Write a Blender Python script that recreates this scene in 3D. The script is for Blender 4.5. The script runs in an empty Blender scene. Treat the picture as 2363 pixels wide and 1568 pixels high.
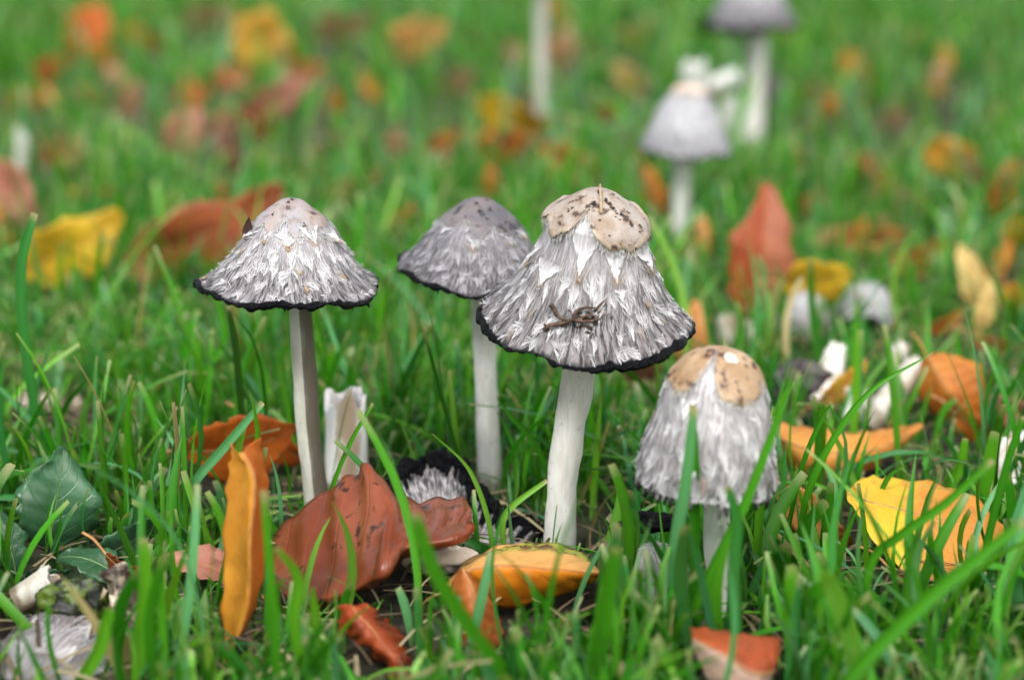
import bpy, math, random
import numpy as np
from mathutils import Vector, kdtree

random.seed(7)
rng = np.random.default_rng(11)
SC = bpy.context.scene
COL = SC.collection
CM = 0.01                                   # the scene is laid out in centimetres, built in metres

# ------------------------------------------------------------------ camera
IMW, IMH, FPX = 2363.0, 1568.0, 4200.0
PITCH = math.radians(17.0)
CAM_H = 21.1
cam_d = bpy.data.cameras.new('camera')
cam = bpy.data.objects.new('camera', cam_d)
COL.objects.link(cam)
cam.location = (0, 0, CAM_H * CM)
cam.rotation_euler = (math.pi / 2 - PITCH, 0, 0)
cam_d.sensor_width = 36.0
cam_d.lens = 36.0 * FPX / IMW
cam_d.clip_start = 0.01
cam_d.clip_end = 500.0
cam_d.dof.use_dof = True
cam_d.dof.focus_distance = 0.502
cam_d.dof.aperture_fstop = 5.8
cam_d.dof.aperture_blades = 7
SC.camera = cam

# ------------------------------------------------------------------ sky and overcast sun
SUN_EL, SUN_AZ = math.radians(52), math.radians(-40)      # soft light from the upper left, camera side
w = bpy.data.worlds.new('World')
SC.world = w
w.use_nodes = True
wn = w.node_tree
bg = wn.nodes['Background']
sky = wn.nodes.new('ShaderNodeTexSky')
sky.sky_type = 'NISHITA'
sky.sun_disc = False
sky.sun_elevation = SUN_EL
sky.sun_rotation = math.pi + SUN_AZ
sky.dust_density = 4.0
hs = wn.nodes.new('ShaderNodeHueSaturation')
hs.inputs['Saturation'].default_value = 0.4
wn.links.new(sky.outputs[0], hs.inputs['Color'])
wn.links.new(hs.outputs[0], bg.inputs['Color'])
bg.inputs['Strength'].default_value = 0.105
sun_d = bpy.data.lights.new('sun', 'SUN')
sun_d.energy = 1.5
sun_d.angle = math.radians(24)
sun_d.color = (1.0, 0.98, 0.95)
sun = bpy.data.objects.new('sun', sun_d)
COL.objects.link(sun)
sd = Vector((math.sin(SUN_AZ) * math.cos(SUN_EL), -math.cos(SUN_AZ) * math.cos(SUN_EL), math.sin(SUN_EL)))
sun.rotation_euler = (-sd).to_track_quat('-Z', 'Y').to_euler()
SC.view_settings.view_transform = 'Standard'
SC.view_settings.look = 'None'
SC.view_settings.exposure = 1.38
SC.view_settings.gamma = 1.0
SC.view_settings.use_curve_mapping = False
SC.render.engine = 'CYCLES'
SC.cycles.use_denoising = True
SC.cycles.max_bounces = 7

# ------------------------------------------------------------------ laying-out helpers (cm)
CAM = np.array([0, 0, CAM_H])
FWD = np.array([0, math.cos(PITCH), -math.sin(PITCH)])
UPV = np.array([0, math.sin(PITCH), math.cos(PITCH)])
RGT = np.array([1.0, 0, 0])


def ray(px, py):
    return FWD + RGT * ((px - IMW / 2) / FPX) + UPV * ((IMH / 2 - py) / FPX)


def at_depth(px, py, d):
    return CAM + ray(px, py) * d


def gnd(px, py, z=0.0):
    r = ray(px, py)
    return CAM + r * ((z - CAM_H) / r[2])


def at_y(px, py, y):                       # on the upright plane through a base point
    r = ray(px, py)
    return CAM + r * (y / r[1])


def gdepth(py):
    return float(np.dot(gnd(IMW / 2, py) - CAM, FWD))


def project(p):
    q = np.asarray(p) - CAM
    d = q @ FWD
    s = FPX / d
    return IMW / 2 + (q @ RGT) * s, IMH / 2 - (q @ UPV) * s, s


def nrm(v):
    v = np.asarray(v, float)
    return v / max(1e-9, np.linalg.norm(v))


# ------------------------------------------------------------------ mesh helpers
def grid_quads(nu, nv, off=0):
    i, j = np.meshgrid(np.arange(nu - 1), np.arange(nv - 1), indexing='ij')
    a = i * nv + j
    return np.stack([a, a + nv, a + nv + 1, a + 1], -1).reshape(-1, 4) + off


def build_mesh(name, V, Q, uv=None, col=None, smooth=True):
    me = bpy.data.meshes.new(name)
    V = np.asarray(V, np.float32).reshape(-1, 3)
    Q = np.asarray(Q, np.int32)
    n, k = Q.shape
    me.vertices.add(len(V))
    me.vertices.foreach_set('co', V.ravel())
    me.loops.add(n * k)
    me.loops.foreach_set('vertex_index', Q.ravel())
    me.polygons.add(n)
    me.polygons.foreach_set('loop_start', np.arange(0, n * k, k, dtype=np.int32))
    me.polygons.foreach_set('loop_total', np.full(n, k, np.int32))
    me.polygons.foreach_set('use_smooth', np.full(n, smooth, bool))
    if uv is not None:
        l = me.uv_layers.new(name='UVMap')
        l.data.foreach_set('uv', np.asarray(uv, np.float32)[Q.ravel()].ravel())
    if col is not None:
        a = me.color_attributes.new('tint', 'FLOAT_COLOR', 'POINT')
        c = np.asarray(col, np.float32)
        if c.shape[1] == 3:
            c = np.concatenate([c, np.ones((len(c), 1), np.float32)], 1)
        a.data.foreach_set('color', c.ravel())
    me.update(calc_edges=True)
    me.validate()
    return me


ORIG = {}


def thing(name, base, label, cat, group=None):
    o = bpy.data.objects.new(name, None)
    COL.objects.link(o)
    o.empty_display_size = 0.01
    o.location = tuple(np.asarray(base) * CM)
    ORIG[o.name] = np.asarray(base, float)
    o['label'] = label
    o['category'] = cat
    if group:
        o['group'] = group
    return o


def put(name, V, Q, mat, parent=None, origin=None, uv=None, col=None, smooth=True, kind=None,
        label=None, cat=None, group=None):
    V = np.asarray(V, float).reshape(-1, 3)
    if parent is not None:
        og = ORIG[parent.name]
    else:
        og = np.asarray(origin if origin is not None else [V[:, 0].mean(), V[:, 1].mean(), V[:, 2].min()], float)
    me = build_mesh(name, (V - og) * CM, Q, uv, col, smooth)
    me.materials.append(mat)
    o = bpy.data.objects.new(name, me)
    COL.objects.link(o)
    ORIG[o.name] = og
    if parent is not None:
        o.parent = parent
    else:
        o.location = tuple(og * CM)
    for k, v in (('kind', kind), ('label', label), ('category', cat), ('group', group)):
        if v:
            o[k] = v
    return o


def spline(pts, n):
    """Catmull-Rom through pts (m,k) resampled to n."""
    p = np.asarray(pts, float)
    m = len(p)
    if m == 2:
        t = np.linspace(0, 1, n)[:, None]
        return p[0] * (1 - t) + p[1] * t
    e = np.concatenate([[2 * p[0] - p[1]], p, [2 * p[-1] - p[-2]]])
    t = np.linspace(0, m - 1, n)
    i = np.minimum(t.astype(int), m - 2)
    f = (t - i)[:, None]
    a, b, c, d = e[i], e[i + 1], e[i + 2], e[i + 3]
    return .5 * (2 * b + (c - a) * f + (2 * a - 5 * b + 4 * c - d) * f ** 2 + (3 * b - a - 3 * c + d) * f ** 3)


def tube(pts, rad, nseg=10, close=True):
    """tube along pts; returns V, Q, uv"""
    p = np.asarray(pts, float)
    n = len(p)
    rad = np.broadcast_to(np.asarray(rad, float).reshape(-1, 1) if np.ndim(rad) == 1 else np.asarray(rad, float), (n, nseg + 1) if np.ndim(rad) == 2 else (n, 1))
    tg = np.gradient(p, axis=0)
    tg /= np.linalg.norm(tg, axis=1, keepdims=True) + 1e-9
    ref = np.array([0, -1.0, 0]) if abs(tg[0][1]) < .8 else np.array([0, 0, 1.0])
    A = ref - tg * (tg @ ref)[:, None]
    A /= np.linalg.norm(A, axis=1, keepdims=True)
    B = np.cross(tg, A)
    th = np.linspace(0, 2 * math.pi, nseg + 1)
    V = p[:, None] + rad[..., None] * (A[:, None] * np.cos(th)[None, :, None] + B[:, None] * np.sin(th)[None, :, None])
    uu = np.stack(np.meshgrid(np.linspace(0, 1, n), th / (2 * math.pi), indexing='ij'), -1)
    V = V.reshape(-1, 3)
    Q = grid_quads(n, nseg + 1)
    uv = uu.reshape(-1, 2)
    if close:
        for k in (0, n - 1):
            c = np.repeat(p[k][None], nseg + 1, 0)
            o = len(V)
            V = np.concatenate([V, c])
            uv = np.concatenate([uv, uv[k * (nseg + 1):(k + 1) * (nseg + 1)]])
            a = np.arange(nseg)
            r = k * (nseg + 1)
            f = np.stack([r + a, r + a + 1, o + a + 1, o + a], -1)
            Q = np.concatenate([Q, f if k == 0 else f[:, ::-1]])
    return V, Q, uv


def join(parts):
    Vs, Qs, Us, o = [], [], [], 0
    for V, Q, U in parts:
        Vs.append(V); Qs.append(np.asarray(Q) + o); Us.append(U); o += len(V)
    return np.concatenate(Vs), np.concatenate(Qs), np.concatenate(Us)


# smooth value noise for shapes
_perm = rng.random((64, 64, 64))


def vnoise(p):
    p = np.asarray(p, float)
    i = np.floor(p).astype(int)
    f = p - i
    f = f * f * (3 - 2 * f)
    r = 0
    for dx in (0, 1):
        for dy in (0, 1):
            for dz in (0, 1):
                wgt = (f[..., 0] if dx else 1 - f[..., 0]) * (f[..., 1] if dy else 1 - f[..., 1]) * (f[..., 2] if dz else 1 - f[..., 2])
                r = r + wgt * _perm[(i[..., 0] + dx) % 64, (i[..., 1] + dy) % 64, (i[..., 2] + dz) % 64]
    return r * 2 - 1


# ------------------------------------------------------------------ materials
def mat_new(name):
    m = bpy.data.materials.new(name)
    m.use_nodes = True
    nt = m.node_tree
    return m, nt, nt.nodes['Principled BSDF'], nt.nodes['Material Output']


def nd(nt, typ, ins=None, **props):
    n = nt.nodes.new('ShaderNode' + typ)
    for k, v in props.items():
        setattr(n, k, v)
    for k, v in (ins or {}).items():
        if isinstance(v, bpy.types.NodeSocket):
            nt.links.new(v, n.inputs[k])
        else:
            n.inputs[k].default_value = v
    return n


def math_(nt, op, a, b=0.0, clamp=False):
    return nd(nt, 'Math', {0: a, 1: b}, operation=op, use_clamp=clamp).outputs[0]


def c4(c):
    return (c[0], c[1], c[2], 1.0)


def mixc(nt, f, a, b, blend='MIX'):
    n = nt.nodes.new('ShaderNodeMix')
    n.data_type = 'RGBA'
    n.blend_type = blend
    for k, v in ((0, f), (6, a), (7, b)):
        if isinstance(v, bpy.types.NodeSocket):
            nt.links.new(v, n.inputs[k])
        else:
            n.inputs[k].default_value = v if k == 0 else c4(v)
    return n.outputs[2]


def sstep(nt, v, lo, hi):
    return nd(nt, 'MapRange', {0: v, 1: lo, 2: hi, 3: 0.0, 4: 1.0}, interpolation_type='SMOOTHSTEP').outputs[0]


def objcm(nt, sx=1.0, sy=1.0, sz=1.0, geo=False):
    t = nd(nt, 'NewGeometry').outputs['Position'] if geo else nd(nt, 'TexCoord').outputs['Object']
    return nd(nt, 'VectorMath', {0: t, 1: (100 * sx, 100 * sy, 100 * sz)}, operation='MULTIPLY').outputs[0]


def noise(nt, vec, scale, detail=3.0, rough=.55, dist=0.0):
    return nd(nt, 'TexNoise', {'Vector': vec, 'Scale': scale, 'Detail': detail, 'Roughness': rough, 'Distortion': dist}).outputs[0]


def bump(nt, h, strength, dist_cm, normal_in):
    b = nd(nt, 'Bump', {'Height': h, 'Strength': strength, 'Distance': dist_cm * CM})
    nt.links.new(b.outputs[0], normal_in)
    return b


def add_translucent(nt, bs, out, color, fac):
    tr = nd(nt, 'BsdfTranslucent', {'Color': color})
    mx = nd(nt, 'MixShader', {0: fac, 1: bs.outputs[0], 2: tr.outputs[0]})
    nt.links.new(mx.outputs[0], out.inputs[0])


def grass_mat():
    m, nt, bs, out = mat_new('grass')
    a = nd(nt, 'VertexColor', layer_name='tint').outputs[0]
    uv = nd(nt, 'UVMap').outputs[0]
    st = noise(nt, nd(nt, 'VectorMath', {0: uv, 1: (3, 30, 1)}, operation='MULTIPLY').outputs[0], 1.0, 2)
    colr = mixc(nt, math_(nt, 'MULTIPLY', sstep(nt, st, .4, .7), .35), a, mixc(nt, 1.0, a, (1.7, 1.45, 1.6), 'MULTIPLY'))
    nt.links.new(colr, bs.inputs['Base Color'])
    bs.inputs['Roughness'].default_value = .36
    bs.inputs['Specular IOR Level'].default_value = .45
    tc = mixc(nt, 1.0, colr, (1.35, 1.35, .5), 'MULTIPLY')
    add_translucent(nt, bs, out, tc, .38)
    bump(nt, st, .3, .02, bs.inputs['Normal'])
    return m


def straw_mat():
    m, nt, bs, out = mat_new('dry_straw')
    a = nd(nt, 'VertexColor', layer_name='tint').outputs[0]
    nt.links.new(a, bs.inputs['Base Color'])
    bs.inputs['Roughness'].default_value = .7
    return m


def soil_mat():
    m, nt, bs, out = mat_new('soil')
    p = objcm(nt, geo=True)
    n1 = noise(nt, p, 1.6, 6, .65)
    n2 = noise(nt, p, .12, 3)
    c = mixc(nt, sstep(nt, n1, .35, .7), (.012, .009, .006), (.06, .043, .026))
    c = mixc(nt, sstep(nt, n2, .42, .58), c, (.032, .058, .016))
    d = nd(nt, 'VectorMath', {0: p}, operation='LENGTH').outputs['Value']
    c = mixc(nt, sstep(nt, d, 350., 600.), c, (.045, .11, .022))      # lawn beyond the built blades
    nt.links.new(c, bs.inputs['Base Color'])
    bs.inputs['Roughness'].default_value = .9
    bump(nt, n1, 1.0, .4, bs.inputs['Normal'])
    return m


def leaf_mat(name, ca, cb, spot=(.05, .02, .01), spot_amt=.3, nveins=9, edge=None, two=None, along=None, rough=.5, seed=0., vein=(1.25, 1.2, 1.05), trans=.25, blotch=None):
    """ca/cb mottled; two = colour of the second half blade; along = (colour, from, to) running to the tip."""
    m, nt, bs, out = mat_new(name)
    uv = nd(nt, 'UVMap').outputs[0]
    sp = nd(nt, 'SeparateXYZ', {0: uv})
    u, v = sp.outputs[0], sp.outputs[1]
    pos = nd(nt, 'VectorMath', {0: objcm(nt), 1: (seed * 3.1, seed * 1.7, seed)}, operation='ADD').outputs[0]
    n1 = noise(nt, pos, .55, 4, .6)
    n2 = noise(nt, pos, 2.2, 5, .65)
    n3 = noise(nt, pos, 9.0, 3, .6)
    c = mixc(nt, sstep(nt, n1, .38, .62), ca, cb)
    if along:
        c = mixc(nt, sstep(nt, math_(nt, 'ADD', u, math_(nt, 'MULTIPLY', math_(nt, 'SUBTRACT', n1, .5), .9)), along[1], along[2]), c, along[0])
    if two:
        c = mixc(nt, sstep(nt, v, .47, .53), c, two)
    av = math_(nt, 'ABSOLUTE', math_(nt, 'SUBTRACT', math_(nt, 'MULTIPLY', v, 2.), 1.))
    # side veins: slanted lines off the midrib
    wv = math_(nt, 'SUBTRACT', math_(nt, 'MULTIPLY', u, float(nveins)), math_(nt, 'MULTIPLY', av, 1.9))
    fr = math_(nt, 'ABSOLUTE', math_(nt, 'SUBTRACT', math_(nt, 'FRACT', wv), .5))
    lat = sstep(nt, fr, .07, .0)
    mid = sstep(nt, av, .035, .008)
    vm = math_(nt, 'MAXIMUM', math_(nt, 'MULTIPLY', lat, .55), mid)
    net = nd(nt, 'TexVoronoi', {'Vector': pos, 'Scale': 7.0}, feature='DISTANCE_TO_EDGE').outputs[0]
    netm = math_(nt, 'MULTIPLY', sstep(nt, net, .06, .0), .22)
    vc = mixc(nt, 1.0, c, vein, 'MULTIPLY')
    c = mixc(nt, math_(nt, 'MAXIMUM', vm, netm), c, vc)
    c = mixc(nt, math_(nt, 'MULTIPLY', n3, .35), c, mixc(nt, 1.0, c, (.62, .55, .5), 'MULTIPLY'))
    if blotch:                              # green and brown blotches along the margin
        bm = math_(nt, 'MULTIPLY', math_(nt, 'MULTIPLY', sstep(nt, n1, .50, .57), sstep(nt, av, .5, .85)), sstep(nt, v, .5, .4))
        c = mixc(nt, bm, c, blotch)
        c = mixc(nt, math_(nt, 'MULTIPLY', sstep(nt, n2, .48, .56), bm), c, spot)
    if edge:
        c = mixc(nt, math_(nt, 'MULTIPLY', sstep(nt, math_(nt, 'ADD', av, math_(nt, 'MULTIPLY', n2, .5)), 1.0, 1.35), .8), c, edge)
    sm = math_(nt, 'MULTIPLY', math_(nt, 'MULTIPLY', sstep(nt, n2, .54, .64), sstep(nt, n1, .42, .58)), spot_amt)
    c = mixc(nt, math_(nt, 'MULTIPLY', sstep(nt, noise(nt, pos, .3, 2), .45, .6), .35), c, mixc(nt, 1.0, c, (.66, .55, .5), 'MULTIPLY'))
    c = mixc(nt, sm, c, spot)
    nt.links.new(c, bs.inputs['Base Color'])
    bs.inputs['Roughness'].default_value = rough
    bs.inputs['Specular IOR Level'].default_value = .4
    h = math_(nt, 'SUBTRACT', math_(nt, 'MULTIPLY', n2, .5), math_(nt, 'MULTIPLY', vm, .7))
    bump(nt, h, .6, .05, bs.inputs['Normal'])
    add_translucent(nt, bs, out, mixc(nt, 1.0, c, (1.1, 1.0, .8), 'MULTIPLY'), trans)
    return m


def plain_mat(name, ca, cb, scale=3., rough=.6, bumpd=.03, spec=.4, lo=.35, hi=.65, stretch=(1, 1, 1), sss=0.):
    m, nt, bs, out = mat_new(name)
    p = objcm(nt, *stretch)
    n1 = noise(nt, p, scale, 5, .6)
    nt.links.new(mixc(nt, sstep(nt, n1, lo, hi), ca, cb), bs.inputs['Base Color'])
    bs.inputs['Roughness'].default_value = rough
    bs.inputs['Specular IOR Level'].default_value = spec
    if sss:
        bs.inputs['Subsurface Weight'].default_value = sss
        bs.inputs['Subsurface Radius'].default_value = (.004, .003, .002)
        bs.inputs['Subsurface Scale'].default_value = .5
    if bumpd:
        bump(nt, n1, .7, bumpd, bs.inputs['Normal'])
    return m


def cap_mat(name, pale, mid, dark, dark_from):
    """fibrous cap flesh: paler above, gill lines and ink taking over towards the margin."""
    m, nt, bs, out = mat_new(name)
    uv = nd(nt, 'UVMap').outputs[0]
    sp = nd(nt, 'SeparateXYZ', {0: uv})
    v = sp.outputs[1]
    fib = noise(nt, nd(nt, 'VectorMath', {0: uv, 1: (150, 7, 1)}, operation='MULTIPLY').outputs[0], 1.0, 3, .6)
    big = noise(nt, nd(nt, 'VectorMath', {0: uv, 1: (16, 5, 1)}, operation='MULTIPLY').outputs[0], 1.0, 3, .6)
    vv = math_(nt, 'ADD', v, math_(nt, 'MULTIPLY', math_(nt, 'SUBTRACT', big, .5), .28))
    c = mixc(nt, sstep(nt, vv, dark_from - .35, dark_from), pale, mid)
    gill = math_(nt, 'MULTIPLY', sstep(nt, vv, dark_from - .15, dark_from + .22), sstep(nt, fib, .62, .38))
    c = mixc(nt, gill, c, dark)
    c = mixc(nt, math_(nt, 'MULTIPLY', math_(nt, 'MULTIPLY', sstep(nt, fib, .5, .68), .45), sstep(nt, v, .92, .7)), c, (.64, .62, .65))
    c = mixc(nt, sstep(nt, math_(nt, 'ADD', v, math_(nt, 'MULTIPLY', math_(nt, 'SUBTRACT', fib, .5), .10)), .972, 1.0), c, (.010, .010, .012))
    c = mixc(nt, sstep(nt, math_(nt, 'ADD', v, math_(nt, 'MULTIPLY', math_(nt, 'SUBTRACT', big, .5), .22)), .95, 1.0), c, (.016, .014, .016))
    nt.links.new(c, bs.inputs['Base Color'])
    bs.inputs['Roughness'].default_value = .75
    bump(nt, fib, .9, .05, bs.inputs['Normal'])
    return m


def fibre_mat():
    m, nt, bs, out = mat_new('cap_fibres')
    a = nd(nt, 'VertexColor', layer_name='tint').outputs[0]
    nt.links.new(a, bs.inputs['Base Color'])
    bs.inputs['Roughness'].default_value = .6
    add_translucent(nt, bs, out, a, .25)
    return m


def crown_mat(name, ca, cb, spot, spot_lo=.66, edge=.6):
    m, nt, bs, out = mat_new(name)
    p = objcm(nt)
    n1 = noise(nt, p, .9, 4, .6)
    n2 = noise(nt, p, 2.6, 4, .55)
    n3 = noise(nt, p, 12., 3)
    v = nd(nt, 'SeparateXYZ', {0: nd(nt, 'UVMap').outputs[0]}).outputs[1]
    c = mixc(nt, sstep(nt, n1, .35, .65), ca, cb)
    c = mixc(nt, math_(nt, 'MULTIPLY', sstep(nt, n3, .4, .7), .3), c, mixc(nt, 1., c, (.7, .62, .55), 'MULTIPLY'))
    c = mixc(nt, math_(nt, 'MULTIPLY', sstep(nt, math_(nt, 'ADD', v, math_(nt, 'MULTIPLY', n2, .25)), .98, 1.15), edge), c, (.47, .38, .28))
    c = mixc(nt, math_(nt, 'MULTIPLY', sstep(nt, n2, .5, .6), .55), c, mixc(nt, 1., c, (.62, .48, .36), 'MULTIPLY'))
    c = mixc(nt, math_(nt, 'MULTIPLY', sstep(nt, math_(nt, 'ADD', v, math_(nt, 'MULTIPLY', n1, .5)), .5, .2), .6), c, mixc(nt, 1., c, (.72, .62, .52), 'MULTIPLY'))
    c = mixc(nt, sstep(nt, n2, spot_lo, spot_lo + .05), c, spot)
    nt.links.new(c, bs.inputs['Base Color'])
    bs.inputs['Roughness'].default_value = .5
    bump(nt, n2, .5, .05, bs.inputs['Normal'])
    return m


def stem_mat(name, ca, cb, stain_or_shade=None, lo=.45, hi=.7):
    m, nt, bs, out = mat_new(name)
    p = objcm(nt, 1, 1, .3)
    n1 = noise(nt, p, 3.0, 5, .6)
    n2 = noise(nt, objcm(nt, 6, 6, .25), 1.5, 3)
    c = mixc(nt, sstep(nt, n1, .4, .65), ca, cb)
    c = mixc(nt, math_(nt, 'MULTIPLY', sstep(nt, n2, .5, .7), .35), c, (.50, .47, .42))
    if stain_or_shade:
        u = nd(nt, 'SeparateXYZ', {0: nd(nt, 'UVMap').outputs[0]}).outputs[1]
        d = math_(nt, 'ABSOLUTE', math_(nt, 'SUBTRACT', u, stain_or_shade[1]))
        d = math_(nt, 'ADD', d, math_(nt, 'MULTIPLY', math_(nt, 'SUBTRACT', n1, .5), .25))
        c = mixc(nt, math_(nt, 'MULTIPLY', sstep(nt, d, stain_or_shade[2], stain_or_shade[2] * .3), stain_or_shade[3]), c, stain_or_shade[0])
    al = nd(nt, 'SeparateXYZ', {0: nd(nt, 'UVMap').outputs[0]}).outputs[0]
    n4 = noise(nt, objcm(nt), 5.0, 5, .7)
    c = mixc(nt, math_(nt, 'MULTIPLY', sstep(nt, math_(nt, 'ADD', al, math_(nt, 'MULTIPLY', math_(nt, 'SUBTRACT', n4, .5), .5)), .26, .12), .75), c, (.16, .11, .065))
    c = mixc(nt, math_(nt, 'MULTIPLY', sstep(nt, n4, .60, .68), .5), c, (.24, .18, .12))
    nt.links.new(c, bs.inputs['Base Color'])
    bs.inputs['Roughness'].default_value = .33
    bs.inputs['Subsurface Weight'].default_value = .15
    bs.inputs['Subsurface Radius'].default_value = (.004, .003, .002)
    bs.inputs['Subsurface Scale'].default_value = .4
    bump(nt, n2, .35, .03, bs.inputs['Normal'])
    return m


M_GRASS = grass_mat()
M_STRAW = straw_mat()
M_SOIL = soil_mat()
M_FIB = fibre_mat()
M_INK = plain_mat('black_ink', (.0015, .0015, .002), (.006, .006, .008), 9., .2, .3, .12)
M_STEM = stem_mat('white_stem', (.60, .59, .54), (.70, .69, .66))
M_STEM_A = stem_mat('stained_shaded_stem', (.46, .44, .38), (.60, .58, .52), ((.085, .070, .050), .20, .42, .95))  # brown stain, with the shade of the stem's right side painted into it
M_FLESH = stem_mat('white_flesh', (.42, .38, .31), (.56, .55, .51), ((.26, .17, .09), .5, .34, .7))
M_FLESHB = plain_mat('browned_flesh', (.30, .20, .11), (.66, .58, .46), 1.6, .6, .06)
M_CRUST = plain_mat('scale_crust', (.14, .08, .04), (.36, .25, .14), 6., .7, .05)
M_BROWN = plain_mat('brown_root', (.03, .017, .010), (.11, .062, .036), 5., .75, .04)
M_CRUMB = plain_mat('soil_crumb', (.020, .014, .010), (.085, .055, .036), 8., .85, .05)
M_STALK = plain_mat('leaf_stalk', (.28, .13, .04), (.42, .22, .08), 4., .6, .02)
M_GSTALK = plain_mat('green_stalk', (.10, .18, .06), (.16, .24, .09), 4., .5, .02)

AVOID = []          # point clouds the loose grass keeps clear of (cm)
GUARD = []          # (x0, x1, y0, y1, s, p): picture windows that near blades leave open


# ------------------------------------------------------------------ ground
def ground():
    n = 240
    t = np.linspace(-1, 1, n)
    xs = np.sign(t) * (np.abs(t) * 110 + np.abs(t) ** 9 * 6000)
    ys = 100 + np.sign(t) * (np.abs(t) * 150 + np.abs(t) ** 9 * 6000)
    X, Y = np.meshgrid(xs, ys, indexing='ij')
    p = np.stack([X * .35, Y * .35, X * 0 + 3.3], -1)
    near = np.exp(-(np.maximum(0, np.hypot(X, Y - 100) - 200) / 120) ** 2)
    Z = (vnoise(p) * .28 + vnoise(p * 3.1) * .12) * near - .25
    V = np.stack([X, Y, Z], -1).reshape(-1, 3)
    put('ground', V, grid_quads(n, n)[:, ::-1], M_SOIL, origin=(0, 100, -.25), kind='structure')


ground()


# ------------------------------------------------------------------ mushrooms
class Cap:
    def __init__(self, apex, axis, front, prof, seed=0, lob=.04, wave=.12, curl=0., frayed=0.):
        self.apex = np.asarray(apex, float)
        self.ax = nrm(axis)
        f = np.asarray(front, float)
        self.fr = nrm(f - self.ax * (f @ self.ax))
        self.ex = nrm(np.cross(self.fr, self.ax)) * 1.0
        if self.ex[0] < 0 and abs(self.ex[0]) > .1:
            self.ex = -self.ex
        d = spline(prof, 200)
        L = np.concatenate([[0], np.cumsum(np.linalg.norm(np.diff(d, axis=0), axis=1))])
        self.len = L[-1]
        self.T = L / L[-1]
        self.R, self.Z = d[:, 0], d[:, 1]
        r = np.random.default_rng(seed)
        self.ph = r.random(6) * 6.28
        self.lob, self.wave, self.curl, self.frayed = lob, wave, curl, frayed
        self.seed = seed

    def pos(self, th, t, h=0.0):
        th, t = np.broadcast_arrays(np.asarray(th, float), np.asarray(t, float))
        R = np.interp(t, self.T, self.R)
        Z = np.interp(t, self.T, self.Z)
        k = np.clip((t - .55) / .45, 0, 1.3) ** 2
        nz = vnoise(np.stack([np.sin(th) * 3.5, np.cos(th) * 3.5, th * 0 + self.seed + 7], -1))
        wob = self.lob * (np.sin(2 * th + self.ph[0]) + .7 * np.sin(3 * th + self.ph[1]) + .45 * np.sin(5 * th + self.ph[2])) * (.25 + .75 * k)
        R = R * (1 + wob + .035 * nz * k)
        Z = Z - k * self.wave * (np.sin(2 * th + self.ph[3]) + .8 * np.sin(4 * th + self.ph[4]) + .5 * np.sin(9 * th + self.ph[5]) + .5 * vnoise(np.stack([np.sin(th) * 5, np.cos(th) * 5, th * 0 + self.seed], -1)))
        Z = Z - k * self.curl * np.abs(np.sin(th)) ** 3
        q = np.stack([np.sin(th) * R * .9, np.cos(th) * R * .9, Z * .9 + self.seed], -1)
        R = R + .05 * vnoise(q * 1.3) * np.minimum(1, t * 4) + .022 * vnoise(q * 4.) * np.minimum(1, t * 4)
        R = R + h
        return self.apex - self.ax * (Z - 0 * h)[..., None] + (np.sin(th) * R)[..., None] * self.ex + (np.cos(th) * R)[..., None] * self.fr

    def nor(self, th, t):
        e = 2e-3
        a = self.pos(th + e, t) - self.pos(th - e, t)
        b = self.pos(th, np.minimum(t + e, 1)) - self.pos(th, t - e)
        n = np.cross(b, a)
        n /= np.linalg.norm(n, axis=-1, keepdims=True) + 1e-9
        c = self.pos(th, t) - (self.apex - self.ax * 1.2)
        s = np.sign((n * c).sum(-1, keepdims=True))
        return n * np.where(s == 0, 1, s)


def strands(cap, th0, t0, th1, t1, lift, width, col0, col1, K=6, bow=None, sink=.012, cp=3.0):
    """thin ribbons combed down the cap; all args are arrays (n,)"""
    n = len(th0)
    k = np.linspace(0, 1, K)[None]
    th = th0[:, None] + (th1 - th0)[:, None] * k ** 1.5
    if bow is not None:
        th = th + bow[:, None] * np.sin(k * math.pi)
    t = t0[:, None] + (t1 - t0)[:, None] * k
    P = cap.pos(th, np.clip(t, 0, 1.02))
    Nn = cap.nor(th, np.clip(t, .01, .999))
    P = P + Nn * (sink + lift[:, None] * k ** 2)[..., None]
    tg = np.gradient(P, axis=1)
    tg /= np.linalg.norm(tg, axis=-1, keepdims=True) + 1e-9
    sd_ = np.cross(tg, Nn)
    wd = width[:, None] * (1.0 - .7 * k ** 3)
    V = np.stack([P - sd_ * wd[..., None] / 2, P + sd_ * wd[..., None] / 2], 2)      # n,K,2,3
    q = grid_quads(K, 2)
    Q = (np.arange(n)[:, None, None] * (2 * K) + q[None]).reshape(-1, 4)
    C = col0[:, None] + (col1 - col0)[:, None] * (k ** cp)[..., None]
    C = np.repeat(C[:, :, None], 2, 2)
    return V.reshape(-1, 3), Q, C.reshape(-1, 3)


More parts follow.
